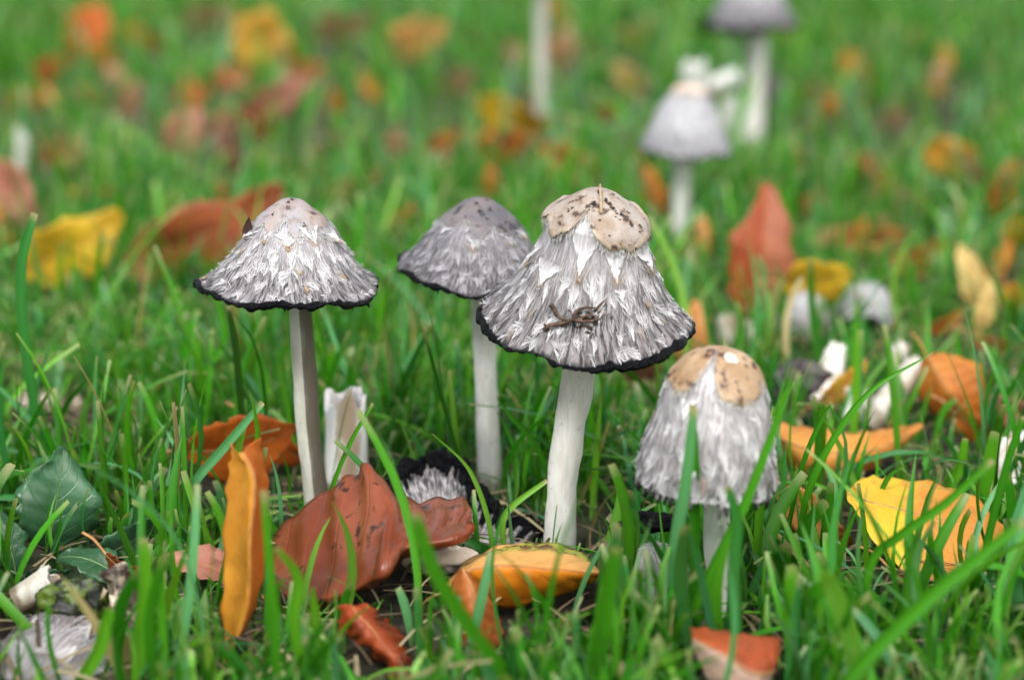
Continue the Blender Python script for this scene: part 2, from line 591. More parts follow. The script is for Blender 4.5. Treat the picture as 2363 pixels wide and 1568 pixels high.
def make_cap(root, cap, matc, nth=360, nt=56, name='cap', gills=True, torn=0.):
    ths = np.linspace(-math.pi, math.pi, nth + 1) + math.pi       # seam at the front is hidden by fibres: put it behind
    ths = ths - 2 * math.pi * (ths > 2 * math.pi)
    th = np.linspace(math.pi, 3 * math.pi, nth + 1)
    ts = np.linspace(0.0, 1.0, nt)
    TH, TT = np.meshgrid(th, ts, indexing='ij')
    fr = cap.frayed
    if fr:
        edge = 1 - fr * (.5 + .5 * vnoise(np.stack([np.sin(TH) * 9, np.cos(TH) * 9, TH * 0 + 2], -1))) - fr * .5 * np.abs(np.sin(TH * 31))
        TT2 = TT * (1 + (edge - 1) * TT ** 3)
    else:
        TT2 = TT
    groove = .022 * np.sin(TH * 95 + 2 * np.sin(TH * 3)) * np.clip((TT - .5) / .4, 0, 1)
    V = cap.pos(TH, TT2, groove)
    uv = np.stack([(TH - math.pi) / (2 * math.pi), TT], -1)
    # inner face with pleated gills, one sheet turning in at the margin
    ni = 10
    ti = np.linspace(1, .3, ni)
    TH2, TI = np.meshgrid(th, ti, indexing='ij')
    pl = -.10 - .07 * np.abs(np.sin(TH2 * 45)) * np.sin((TI - .3) / .7 * math.pi)
    ed = 1.0
    if fr:
        e2 = np.repeat(edge[:, -1:], ni, 1)
        Vi = cap.pos(TH2, TI * e2, pl)
    else:
        Vi = cap.pos(TH2, TI, pl)
    Vi = Vi - cap.ax * .06
    uvi = np.stack([(TH2 - math.pi) / (2 * math.pi), TI * 0 + 1.0], -1)
    VV = np.concatenate([V, Vi], 1)
    UU = np.concatenate([uv, uvi], 1)
    o = put(name, VV, grid_quads(nth + 1, nt + ni), matc, root, uv=UU.reshape(-1, 2))
    AVOID.append(V[::12, ::6].reshape(-1, 3))
    return o


def make_rim(cap, parent, r0=.075, nth=220, name='rim', tt=.995, lumpy=1.0, arc=None):
    th = np.linspace(math.pi, 3 * math.pi, nth + 1) if arc is None else np.linspace(arc[0], arc[1], nth + 1)
    c = cap.pos(th, np.full(nth + 1, tt))
    c = c - cap.ax * .02
    ring = np.stack([np.sin(th), np.cos(th), th * 0], -1)
    rr = r0 * np.clip(.8 + lumpy * (1.1 * vnoise(ring * 1.9 + cap.seed) + .9 * vnoise(ring * 6 + cap.seed) + .5 * vnoise(ring * 15) + .3 * vnoise(ring * 40)), .06, 2.3)
    c = c - cap.ax * (.05 * np.maximum(0, vnoise(ring * 9 + 4)) + .05 * np.maximum(0, vnoise(ring * 25 + 4)))[:, None] + (np.sin(th)[:, None] * cap.ex + np.cos(th)[:, None] * cap.fr) * (.03 * vnoise(ring * 12 + 8))[:, None]
    ns = 8
    a = np.linspace(0, 2 * math.pi, ns + 1)
    out = np.sin(th)[:, None] * cap.ex + np.cos(th)[:, None] * cap.fr
    rad = rr[:, None] * (1 + .3 * vnoise(np.stack([np.cos(a)[None] * 1.5 + 0 * th[:, None], np.sin(a)[None] * 1.5 + 0 * th[:, None], th[:, None] * 14 + 0 * a[None]], -1)))
    V = c[:, None] + rad[..., None] * (out[:, None] * np.cos(a)[None, :, None] * .85 + cap.ax * np.sin(a)[None, :, None])
    parts = [(V.reshape(-1, 3), grid_quads(nth + 1, ns + 1), np.zeros(((nth + 1) * (ns + 1), 2)))]
    r = np.random.default_rng(cap.seed + 5)
    for j in range(46):                   # torn inky teeth along the margin
        i = r.integers(2, nth - 2)
        L_ = abs(r.normal(.05, .06)) + .02
        d_ = nrm(-cap.ax * r.uniform(.3, 1) + out[i] * r.normal(.1, .5) + np.cross(cap.ax, out[i]) * r.normal(0, .5))
        cc = spline([c[i] - d_ * .03, c[i] + d_ * L_ * .6, c[i] + d_ * L_ * 1.3 + out[i] * r.normal(0, .02)], 6)
        w_ = r0 * r.uniform(.5, 1.1)
        parts.append(tube(cc, np.array([w_, w_ * .9, w_ * .75, w_ * .5, w_ * .35, .006]), 6))
    V, Q, _ = join(parts)
    return put(name, V, Q, M_INK, parent)


def make_crown(cap, parent, matk, t_edge, lobes, lift=.05, flare=.10, nth=240, nt=16, seed=3, th_=.03, tint=(.36, .29, .22)):
    """skin over the apex with a torn, lobed lower margin; lobes: list of (theta deg, dt, width deg)"""
    th = np.linspace(math.pi, 3 * math.pi, nth + 1)
    e = np.full(nth + 1, t_edge)
    for c, dt, wd in lobes:
        dd = (np.degrees(th) - c + 180) % 360 - 180
        e = e + dt * np.exp(-(dd / wd) ** 2)
    ring = np.stack([np.sin(th), np.cos(th), th * 0 + seed], -1)
    e = e - .05 * np.maximum(0, vnoise(ring * 5.5 + 3) - .35) + .020 * vnoise(ring * 4) + .008 * vnoise(ring * 13) + .006 * np.maximum(0, vnoise(ring * 31)) * 2
    k = np.linspace(0, 1, nt)
    TH = np.repeat(th[:, None], nt, 1)
    TT = e[:, None] * k[None]
    N_ = cap.nor(TH, np.maximum(TT, .01))
    hh = th_ + lift * k[None] + .025 * vnoise(np.stack([np.sin(TH) * TT * 9, np.cos(TH) * TT * 9, TT * 0 + seed], -1)) * k[None]  + flare * np.clip((k[None] - .75) / .25, 0, 1) ** 2 * (.4 + .6 * (.5 + .5 * vnoise(ring * 3)))[:, None]
    V = cap.pos(TH, TT) + N_ * hh[..., None]
    uv = np.stack([np.repeat((th[:, None] - math.pi) / 6.283, nt, 1), np.repeat(k[None], nth + 1, 0)], -1)
    o = put('crown_skin', V, grid_quads(nth + 1, nt), matk, parent, uv=uv.reshape(-1, 2))
    md = o.modifiers.new('thick', 'SOLIDIFY')
    md.thickness = .00016
    md.offset = 0
    # pale torn fibres under the edge of the skin
    r = np.random.default_rng(seed + 90)
    n = 900
    i = r.integers(0, nth, n)
    th0 = th[i]
    ln = r.uniform(.005, .05, n) * r.uniform(.4, 1.3, n)
    c0_ = np.array(tint)[None] * r.uniform(.6, 1.1, (n, 1))
    Vf, Qf, Cf = strands(cap, th0, e[i] - r.uniform(.01, .05, n), th0 + r.normal(0, .05, n), e[i] + ln, r.uniform(-.01, .05, n), r.uniform(.015, .04, n),
                         c0_, np.full((n, 3), .62) * r.uniform(.75, 1.1, (n, 1)), 6, sink=th_ + lift + .015, cp=1.6)
    put('edge_fibres', Vf, Qf, M_FIB, parent, col=Cf, kind='stuff')
    return o


def make_fibres(cap, parent, rows, seed, white=(.74, .73, .76), fuzz=1400, tmin=.2, fuzz_len=(.06, .14), wid=.022, grey=(.50, .47, .49), locks=58, tmax=.995):
    r = np.random.default_rng(seed)
    white = np.array(white)
    grey = np.array(grey)
    tan = np.array([.42, .29, .15])
    for row in rows:
        tc, n, tl, halfw, lift, nst, brown = row[:7]
        flap = row[7] if len(row) > 7 else 0.
        fixed = row[8] if len(row) > 8 else None
        off = r.random() * 6.28
        for i in range(n):
            th = off + i * 2 * math.pi / n + r.normal() * 1.9 / n
            t1 = min(.985, tc + r.normal() * .032)
            if fixed:
                th, t1 = math.radians(fixed[i][0]), fixed[i][1]
            ln = tl * r.uniform(.65, 1.3)
            R = float(np.interp(t1, cap.T, cap.R))
            hw = halfw / max(R, .3) * r.uniform(.55, 1.4)
            m = int(nst * 1.45)
            isb = r.random() < brown
            tipc = tan * r.uniform(.7, 1.3) if isb else white * r.uniform(.88, 1.08)
            lfs = lift * r.uniform(.25, 1.1) * (2.2 if r.random() < .10 else 1.0)
            skew = r.normal() * .05
            parts = []
            if r.random() < flap:           # a shield-shaped flap of felted fibres, pointed below
                nu_, nv_ = 9, 25
                k, x = np.meshgrid(np.linspace(0, 1, nu_), np.linspace(-1, 1, nv_), indexing='ij')
                rag = .10 * r.random((1, nv_)) + .04 * np.abs(np.sin(x * 9 + i))
                wv = 1 - .50 * k ** 2 - .2 * k ** 6
                thf = th + x * hw * wv + skew * k
                tf = t1 - ln * (1 - k * (1 - .62 * np.abs(x) ** 1.5 - rag))
                hf = .010 + lfs * k ** 2 * (1 - .5 * np.abs(x)) + .028 * k * vnoise(np.stack([x * 8, k * 1.2, k * 0 + i], -1)) + .02 * k
                P = cap.pos(thf, np.clip(tf, 0, 1)) + cap.nor(thf, np.clip(tf, .01, .999)) * hf[..., None]
                stk = .74 + .30 * r.random((1, nv_, 1))
                kk = np.clip(k * 2.2, 0, 1)[..., None]
                cc = grey[None, None] * (1 - kk) + white * kk
                tm = (np.clip((k - .80) / .2, 0, 1) * np.clip(1 - 2.0 * np.abs(x), 0, 1))[..., None]
                cc = cc * stk * (1 - tm) + tipc * tm
                parts.append((P.reshape(-1, 3), grid_quads(nu_, nv_), cc.reshape(-1, 3)))
                m = max(6, int(m * .6))
            x = np.linspace(-1, 1, m) + r.normal(size=m) * .10
            th0 = th + x * hw
            conv = r.uniform(.05, .45)
            th1 = th + x * hw * conv + skew
            t0 = t1 - ln * (1 - .25 * np.abs(x)) * r.uniform(.6, 1.1, m)
            te = t1 + .02 * (1 - x * x) - .035 * np.abs(x) + r.normal(size=m) * .018
            low = np.clip((t1 - .6) / .4, 0, 1)
            c0 = np.repeat((grey * (1 - .55 * low))[None], m, 0)
            c1 = np.repeat(tipc[None], m, 0) * r.uniform(.85, 1.05, (m, 1))
            lf = np.abs(r.normal(1, .4, m)) * lfs
            V, Q, C = strands(cap, th0, t0, th1, np.minimum(te, tmax), lf, np.full(m, wid * 1.4) * r.uniform(.5, 1.5, m), c0, c1, 6, r.normal(size=m) * .018, cp=1.4 if not isb else 4.)
            parts.append((V, Q, C))
            V, Q, C = join(parts)
            put('scale', V, Q, M_FIB, parent, col=np.clip(C, 0, .84))
            if isb and r.random() < .5:                        # flat browned crust on the tip of the scale
                n0 = cap.nor(np.array(th), np.array(t1))
                dn_ = nrm(cap.pos(th + skew, t1 + .01) - cap.pos(th + skew, t1 - .03))
                sx = np.cross(n0, dn_)
                pc = cap.pos(th + skew, t1 - .004) + n0 * (lfs + .015)
                a, b = np.meshgrid(np.linspace(0, math.pi, 6), np.linspace(0, 2 * math.pi, 9), indexing='ij')
                sz = r.uniform(.4, .9)
                sv = np.stack([np.sin(a) * np.cos(b) * .085, np.sin(a) * np.sin(b) * .11, np.cos(a) * .022], -1) * sz
                sv = sv * (1 + .8 * vnoise(sv * 26 + r.random() * 30))[..., None]
                put('scale_tip', pc + sv[..., :1] * sx + sv[..., 1:2] * dn_ + sv[..., 2:] * n0, grid_quads(6, 9), M_CRUST, parent)
    if fuzz:
        n = fuzz
        th0 = r.random(n) * 2 * math.pi
        t1 = tmin + (1.0 - tmin) * r.random(n) ** .95
        ln = r.uniform(fuzz_len[0], fuzz_len[1], n)
        t0 = np.maximum(.03, t1 - ln)
        row = np.floor(t1 * 13 + .25 * np.sin(th0 * 7))
        ph = (row * .37) % 1
        thl = (np.round(th0 * locks / 6.283 + ph) - ph) * 6.283 / locks
        # every lock ends where its row ends, so the coat breaks into jagged fringes
        t1 = np.where(r.random(n) < .7, np.minimum(.99, (row + .9 + .5 * np.sin(thl * 5 + row)) / 13 + r.normal(0, .012, n)), t1)
        t0 = np.minimum(t0, t1 - fuzz_len[0])
        th1 = th0 + (thl - th0) * r.uniform(.55, 1.0, n) + r.normal(size=n) * .012
        br = (r.uniform(.70, 1.05, n) * (.8 + .25 * vnoise(np.stack([thl * 9, row, row * 0], -1))))[:, None]
        low = np.clip((t1 - .55) / .45, 0, 1)[:, None]
        c0 = grey[None] * (1 - .65 * low) * br
        c1 = white[None] * br
        V, Q, C = strands(cap, th0, t0, th1, np.minimum(t1, tmax), np.abs(r.normal(0, .028, n)), r.uniform(.5, 1.4, n) * wid, c0, c1, 5, r.normal(size=n) * .02)
        put('fibres', V, Q, M_FIB, parent, col=np.clip(C, 0, .84), kind='stuff')


def make_stem(root, pts, rad, mats, ring_t=None, ring_r=.2, n=40, nseg=28, seed=1, ring_mat=None):
    c = spline(pts, n)
    r = spline(np.asarray(rad, float)[:, None], n)[:, 0]
    V, Q, uv = tube(c, r, nseg)
    q = V * 1.4 + seed
    cen = np.concatenate([np.repeat(c, nseg + 1, 0), np.repeat(c[:1], nseg + 1, 0), np.repeat(c[-1:], nseg + 1, 0)])
    V = cen + (V - cen) * (1 + .09 * vnoise(q * .8) + .05 * vnoise(q * 2.2) + .02 * vnoise(q * 6))[:, None]
    s = put('stem', V, Q, mats, root, uv=uv)
    AVOID.append(c)
    if ring_t is not None:
        k = int(ring_t * (n - 1))
        ax = nrm(c[k + 1] - c[k])
        A = nrm(np.cross(ax, [0, 1, 0.01])); B = np.cross(ax, A)
        th = np.linspace(0, 2 * math.pi, 49)
        pr = [(0.0, .34), (.03, .22), (.10, .08), (.19, -.02), (.16, -.09), (.02, -.06)]
        P = []
        for dr, dz in pr:
            f = np.clip((.2 - dz) / .3, 0, 1)
            rr = r[k] * 1.02 + dr * ring_r / .2 * (1 + .25 * np.sin(th * 3 + seed) * f + .2 * vnoise(np.stack([np.sin(th) * 4, np.cos(th) * 4, th * 0 + seed], -1)) * f)
            zz = dz * (1 + .35 * np.sin(th * 2 + seed) * f)
            P.append(c[k] + ax * zz[:, None] + rr[:, None] * (A * np.cos(th)[:, None] + B * np.sin(th)[:, None]))
        V = np.stack(P, 1)
        put('ring', V, grid_quads(49, len(pr)), ring_mat or mats, s)
    return s


def mushroom(base_px, top_px, apex_px, rim_px, prof_px, label, seed, matc, matk, mats, tilt=0., r_stem=(30, 28), rows=(), fuzz=1400,
             crown=(.3, []), crown_lift=.03, ktint=(.36, .29, .22), name='ink_cap_mushroom', lob=.03, wave=.06, curl=0., frayed=0., rim_r=.064, ring=None, white=(.82, .81, .82), grey=(.48, .455, .46),
             bend=(0, 0), nth=360, group=None, tmin=.2, dark_rim=True, wid=.022, flare=.1, fuzz_len=(.06, .14), yaw=0., tmax=.995):
    base = gnd(*base_px)
    y = base[1]
    apex = at_y(*apex_px, y - tilt * 2.5)
    rimc = at_y(*rim_px, y)
    _, _, s = project(rimc)
    root = thing(name, base, label, 'mushroom', group)
    roll = math.atan2(apex_px[0] - rim_px[0], rim_px[1] - apex_px[1])
    axis = nrm(np.array([math.sin(roll), -math.sin(tilt), math.cos(roll)]))
    cosv = math.cos(math.radians(15) + tilt)
    prof = [(0, 0)] + [(hw / s, (py - apex_px[1]) / s / cosv) for py, hw in prof_px]
    cp = Cap(apex, axis, (math.sin(yaw), -1, 0), prof, seed, lob, wave, curl, frayed)
    tp = at_y(*top_px, y)
    hd = cp.apex - cp.ax * (cp.Z[-1] * .30)
    mid = (base + tp) / 2 + np.array([bend[0], 0, 0])
    pts = [base - np.array([0, 0, .6]), base, base * .75 + tp * .25 + np.array([bend[0] * .6, 0, 0]), mid, tp, hd]
    r0, r1 = r_stem[0] / s, r_stem[1] / s
    make_stem(root, pts, [r0 * 1.2, r0 * 1.14, r0 * 1.0, (r0 + r1) / 2, r1, r1 * .6], mats, ring, seed=seed)
    c = make_cap(root, cp, matc, nth)
    if dark_rim:
        make_rim(cp, c, rim_r)
    if matk:
        make_crown(cp, c, matk, crown[0], crown[1], flare=flare, seed=seed, lift=crown_lift, th_=.02, tint=ktint)
    make_fibres(cp, c, rows, seed, white, fuzz, tmin, grey=grey, wid=wid, fuzz_len=fuzz_len, tmax=tmax)
    return root, cp, c


CAPM_C = cap_mat('cap_flesh_pale', (.56, .53, .56), (.21, .19, .195), (.022, .018, .017), .59)
CAPM_A = cap_mat('cap_flesh_grey', (.44, .42, .44), (.25, .235, .25), (.03, .026, .026), .60)
CAPM_B = cap_mat('cap_flesh_dark', (.27, .255, .27), (.20, .19, .205), (.03, .027, .028), .6)
CAPM_D = cap_mat('cap_flesh_white', (.62, .58, .59), (.36, .32, .32), (.03, .025, .022), .68)
CAPM_E = cap_mat('cap_flesh_far', (.46, .455, .475), (.34, .335, .355), (.09, .087, .095), .78)
KM_C = crown_mat('crown_skin_beige', (.35, .31, .275), (.225, .16, .105), (.05, .03, .02), .595)
KM_D = crown_mat('crown_skin_tan', (.40, .285, .175), (.28, .175, .088), (.06, .028, .016), .57)
KM_A = crown_mat('crown_skin_grey', (.27, .255, .27), (.30, .24, .21), (.06, .045, .045), .61, .15)
KM_B = crown_mat('crown_skin_slate', (.075, .072, .085), (.15, .13, .13), (.03, .028, .032), .56, .1)

# rows: (t of the tips, count, length in t, half width cm, lift cm, strands, share of brown tips)
rows_c = [(.55, 10, .20, .52, .07, 18, 1., 1., [(-50, .64), (-13, .555), (23, .57), (-84, .6), (62, .55), (100, .57), (135, .55), (175, .58), (-150, .56), (-118, .57)]),
          (.62, 26, .10, .16, .035, 13, .03), (.67, 28, .10, .16, .045, 13, .10, .1),
          (.75, 24, .11, .18, .07, 13, .2, .1), (.82, 24, .10, .16, .07, 12, .12), (.88, 25, .10, .13, .07, 10, .08), (.94, 26, .08, .10, .06, 8, .03), (.985, 28, .07, .08, .07, 6, 0)]
mC, capC, capCo = mushroom((1290, 1262), (1338, 840), (1383, 440), (1360, 742),
    [(446, 32), (463, 60), (488, 95), (506, 111), (547, 119), (588, 139), (643, 165), (685, 190), (712, 214), (733, 232), (744, 241)],
    'tallest shaggy ink cap, white scales, beige crown and a dry root tangle on its side', 21, CAPM_C, KM_C, M_STEM, tilt=math.radians(8),
    r_stem=(34, 38), rows=rows_c, fuzz=2100, crown=(.30, [(-20, -.12, 9), (14, .05, 16), (42, .085, 20), (-52, .06, 14), (78, .06, 12), (110, -.08, 14), (180, .04, 30), (-120, -.06, 14)]),
    curl=.32, wave=.10, lob=.02, rim_r=.085, ring=None, bend=(-.12, 0), tmin=.36, wid=.017)
rows_a = [(.50, 9, .17, .42, .06, 18, .9, 1., [(-34, .47), (3, .50), (34, .49), (70, .52), (-72, .5), (110, .5), (150, .5), (-150, .5), (-110, .5)]),
          (.60, 22, .12, .20, .06, 15, .1, .1), (.68, 24, .12, .22, .09, 14, .15, .15), (.76, 26, .12, .20, .10, 13, .1),
          (.84, 22, .12, .16, .09, 11, .1), (.91, 24, .10, .12, .08, 9, .06), (.97, 26, .08, .09, .06, 6, 0)]
mA, capA, capAo = mushroom((736, 1212), (692, 705), (672, 460), (666, 655),
    [(465, 26), (482, 48), (516, 84), (554, 114), (589, 138), (622, 162), (640, 184), (652, 203)],
    'grey shaggy ink cap with black-edged bell on a leaning stem with brown stain and painted shade', 5, CAPM_A, KM_A, M_STEM_A, r_stem=(29, 27), rows=rows_a, fuzz=1900,
    crown=(.36, [(-6, -.09, 8), (12, .05, 8), (28, -.05, 6), (42, .06, 9), (-30, .04, 9), (-50, -.04, 8), (-66, .05, 9), (120, -.04, 20)]), crown_lift=.0, ktint=(.30, .28, .28), wave=.055, lob=.025, ring=.235, bend=(-.06, 0), tmin=.42, flare=.02, curl=.05, wid=.017)
rows_b = [(.58, 9, .13, .38, .05, 16, .8, 1.), (.68, 20, .12, .2, .06, 12, .1), (.80, 24, .12, .18, .06, 11, .1), (.92, 30, .1, .14, .06, 9, .03)]
mB, capB, capBo = mushroom((1130, 1108), (1112, 650), (1108, 457), (1098, 620),
    [(461, 23), (474, 46), (504, 82), (538, 110), (570, 130), (594, 150), (612, 172), (621, 184)],
    'dark grey ink cap with slate crown and flared skirt ring, behind the tallest mushroom', 9, CAPM_B, KM_B, M_STEM, r_stem=(28, 25), rows=rows_b, fuzz=1500,
    crown=(.46, [(-20, -.10, 9), (0, .07, 10), (22, -.06, 8), (50, .06, 9), (90, .04, 14), (-60, -.06, 20)]), crown_lift=.0, ktint=(.14, .13, .14), wave=.08, lob=.02, ring=.13, white=(.54, .53, .56), grey=(.28, .265, .28), tmin=.48, flare=.02)
rows_d = [(.44, 7, .16, .36, .04, 14, .1, .8), (.56, 22, .13, .18, .04, 13, .03), (.65, 24, .12, .18, .05, 13, .12, .15), (.73, 26, .12, .17, .07, 12, .1), (.80, 26, .12, .17, .08, 12, .08),
          (.88, 22, .12, .16, .10, 11, 0), (.945, 26, .11, .13, .09, 9, 0)]
mD, capD, capDo = mushroom((1668, 1425), (1654, 1215), (1662, 806), (1640, 1118),
    [(811, 38), (827, 68), (855, 91), (900, 112), (960, 130), (1025, 147), (1075, 158), (1110, 162), (1135, 161), (1152, 156)],
    'young bell-shaped ink cap with tan spotted crown and frayed grey hem in the tall grass', 33, CAPM_D, KM_D, M_STEM, r_stem=(34, 31), rows=rows_d, fuzz=3000,
    crown=(.31, [(-20, -.22, 11), (28, .06, 30), (-58, .03, 14), (100, -.05, 20), (180, .03, 40)]), wave=.03, lob=.02, ring=.12, frayed=.14, dark_rim=False, tmin=.3, flare=.04, tmax=.885, wid=.018)
rows_e = [(.5, 7, .14, .3, .06, 12, .1), (.7, 12, .14, .22, .06, 10, 0), (.88, 18, .13, .18, .06, 9, 0)]
mE, capE, capEo = mushroom((1570, 560), (1574, 370), (1592, 196), (1585, 340),
    [(202, 26), (215, 44), (240, 60), (270, 74), (300, 88), (325, 100), (340, 106)],
    'pale lilac-white ink cap standing alone in the lawn beyond the tallest one', 41, CAPM_E, crown_mat('crown_skin_pale', (.62, .50, .42), (.50, .38, .31), (.3, .2, .16), .7), M_STEM,
    r_stem=(22, 20), rows=rows_e, fuzz=900, crown=(.22, [(30, .04, 30)]), nth=180, dark_rim=False, flare=.02, grey=(.42, .415, .43), white=(.58, .58, .60))
mF, capF, capFo = mushroom((1735, 330), (1748, 90), (1738, -70), (1738, 52),
    [(-64, 26), (-50, 44), (-20, 66), (10, 80), (35, 92), (52, 99)],
    'pale ink cap with inky violet-grey hem farthest back in the lawn', 47, cap_mat('cap_flesh_violet', (.42, .41, .425), (.20, .19, .205), (.03, .028, .032), .66), KM_A, M_STEM,
    r_stem=(24, 21), rows=rows_e[:2], fuzz=700, crown=(.2, []), nth=180, rim_r=.22, flare=.02, curl=.05, grey=(.34, .335, .35), white=(.52, .515, .53))
mG, capG, capGo = mushroom((1246, 285), (1250, -60), (1252, -240), (1252, -110),
    [(-234, 26), (-215, 46), (-190, 60), (-150, 78), (-125, 92), (-110, 98)],
    'tall pale mushroom stem rising out of the far lawn', 53, CAPM_B, KM_B, stem_mat('grey_white_stem', (.38, .38, .33), (.48, .48, .44)),
    r_stem=(15, 16), rows=rows_e[:1], fuzz=300, crown=(.3, []), nth=120)

GUARD += [(455, 880, 440, 720, 76, 1.), (655, 760, 710, 1130, 75, .97), (920, 1270, 450, 660, 74, 1.), (1083, 1165, 650, 1095, 73, .95),
          (1110, 1605, 430, 850, 80, 1.), (1250, 1380, 840, 1235, 80, .97), (1465, 1810, 800, 1180, 86, .96), (1620, 1700, 1180, 1390, 86, .7),
          (1475, 1700, 190, 365, 47, 1.), (1545, 1600, 365, 520, 47, .9), (1635, 1840, 0, 75, 37, 1.), (1705, 1775, 75, 290, 37, .9), (1225, 1270, 0, 250, 35, .9)]


# pale bare patch rubbed through the skin of the small bell's crown
a_, b_ = np.meshgrid(np.linspace(0, 1, 8), np.linspace(0, 2 * math.pi, 33), indexing='ij')
rg = a_ * (1 + .22 * vnoise(np.stack([np.cos(b_) * 2, np.sin(b_) * 2, b_ * 0 + 4], -1)) + .12 * vnoise(np.stack([np.cos(b_) * 6, np.sin(b_) * 6, b_ * 0], -1)))
th_ = math.radians(24) + np.cos(b_) * rg * .34
tt_ = .105 + np.sin(b_) * rg * .042
put('bare_patch', capD.pos(th_, tt_) + capD.nor(th_, tt_) * (.062 - .018 * a_ ** 6)[..., None], grid_quads(8, 33), plain_mat('bare_flesh', (.52, .45, .36), (.62, .57, .50), 3., .6, .03), capDo)


# debris resting on the caps
def crumbs(cap, spots, seed=1):
    """flat clusters of soil grains pressed on the cap"""
    r = np.random.default_rng(seed)
    out = []
    for th, t, sz in spots:
        parts = []
        for g_ in range(r.integers(3, 6)):
            a_ = math.radians(th) + r.normal() * sz * .5
            t_ = max(.01, t + r.normal() * sz * .16)
            n0 = cap.nor(np.array(a_), np.array(t_))
            e1 = nrm(np.cross(n0, [0.3, .2, 1])); e2 = np.cross(n0, e1)
            p = cap.pos(a_, t_) + n0 * .055
            a, b = np.meshgrid(np.linspace(0, math.pi, 6), np.linspace(0, 2 * math.pi, 9), indexing='ij')
            z_ = sz * r.uniform(.25, .62)
            sv = np.stack([np.sin(a) * np.cos(b), np.sin(a) * np.sin(b) * r.uniform(.4, 1), np.cos(a) * .45], -1) * z_
            sv = sv * (1 + .9 * vnoise(sv * (1.8 / z_) + r.random() * 40))[..., None]
            V = p + sv[..., :1] * e1 + sv[..., 1:2] * e2 + sv[..., 2:] * n0
            parts.append((V.reshape(-1, 3), grid_quads(6, 9), np.zeros((54, 2))))
        V, Q, _ = join(parts)
        out.append((V, Q))
    return out


def crumb_parts(cap, capobj, spots, seed):
    for V, Q in crumbs(cap, spots, seed):
        put('soil_crumb', V, Q, M_CRUMB, capobj)


crumb_parts(capC, capCo, [(-16, .12, .10), (-22, .13, .07), (20, .10, .08), (28, .14, .10), (33, .17, .11), (40, .21, .10), (48, .26, .09), (62, .31, .09), (-55, .20, .08),
                          (2, .22, .06), (14, .30, .05), (35, .36, .06), (52, .38, .08), (-2, .03, .10), (60, .20, .06), (-75, .31, .07)], 1)
crumb_parts(capD, capDo, [(-20, .10, .05), (-12, .13, .05), (20, .26, .06), (50, .34, .07), (-44, .22, .05), (-52, .27, .05), (6, .32, .05), (60, .14, .05), (-8, .30, .04), (24, .09, .05)], 2)
crumb_parts(capA, capAo, [(-8, .08, .07), (18, .05, .06), (-42, .22, .05), (30, .30, .06)], 3)
crumb_parts(capB, capBo, [(-14, .12, .07), (0, .22, .06), (30, .2, .08), (14, .30, .06), (-24, .30, .06), (50, .34, .06)], 4)


def cap_path(cap, th_t, lifts):
    return np.array([cap.pos(math.radians(a), t) + cap.nor(np.array(math.radians(a)), np.array(t)) * h for (a, t), h in zip(th_t, lifts)])


# dry root tangle
tr = thing('dry_root_tangle', cap_path(capC, [(-8, .74)], [.1])[0], 'brown dry root tangle clinging to the side of the tallest mushroom cap', 'roots')
rt = [[(-30, .85), (-26, .81), (-20, .78), (-13, .75), (-8, .735), (0, .715)],
      [(-31, .70), (-26, .735), (-20, .755), (-12, .76)],
      [(-13, .76), (-12, .71), (-7, .685), (-2, .68), (2, .675)],
      [(-9, .735), (-2, .72), (6, .715), (14, .705)],
      [(2, .69), (6, .66), (11, .625)],
      [(-12, .745), (-4, .75), (4, .735), (8, .72)],
      [(-4, .70), (2, .72), (5, .745)]]
for k, pth in enumerate(rt):
    c = spline(cap_path(capC, pth, [.08 + .10 * math.sin(i * 1.7 + k) ** 2 for i in range(len(pth))]), 16)
    V, Q, uv = tube(c, np.linspace(.055, .014, 16) * (1.35 if k < 3 else .9), 6)
    put('rootlet', V + .02 * vnoise(V * 6 + k)[:, None], Q, M_BROWN, tr)
for k, (a, t, sz) in enumerate([(-14, .75, .17), (-11, .765, .15), (-3, .735, .19), (0, .72, .17), (3, .745, .14), (12, .70, .13), (-29, .84, .10), (-7, .74, .15), (-24, .80, .08)]):
    for V, Q in crumbs(capC, [(a, t, sz)], 30 + k):
        put('soil_crumb', V, Q, M_CRUMB, tr)
# thin dry stalk over the crown
c = spline(cap_path(capC, [(6, .004), (2, .09), (3, .18)], [.16, .12, .10]), 14)
c[0] = c[0] + np.array([0, 0, .04])
V, Q, uv = tube(c, np.linspace(.030, .045, 14), 7)
put('dry_stalk', V, Q, plain_mat('dry_stalk', (.30, .20, .12), (.46, .33, .20), 6., .7, .03), label='short thin dry stalk lying over the crown of the tallest mushroom', cat='twig')
# small dark leaf scrap on the grey cap
pA = capA.pos(math.radians(-72), .42)
u_, v_ = np.meshgrid(np.linspace(0, 1, 7), np.linspace(-1, 1, 5), indexing='ij')
wq = np.sin(u_ ** .8 * math.pi) * .16
Vs = pA + np.array([-.10, -.05, -.30]) + (u_[..., None] * np.array([.10, 0, .75]) + (v_ * wq)[..., None] * np.array([1, -.4, 0]) + (v_ ** 2 * .05)[..., None] * np.array([0, -1, 0]))
put('leaf_scrap', Vs, grid_quads(7, 5), plain_mat('dark_scrap', (.03, .014, .012), (.07, .03, .025), 4., .6, .02), label='dark brown leaf scrap stuck on the flank of the grey stained-stem mushroom', cat='leaf scrap')


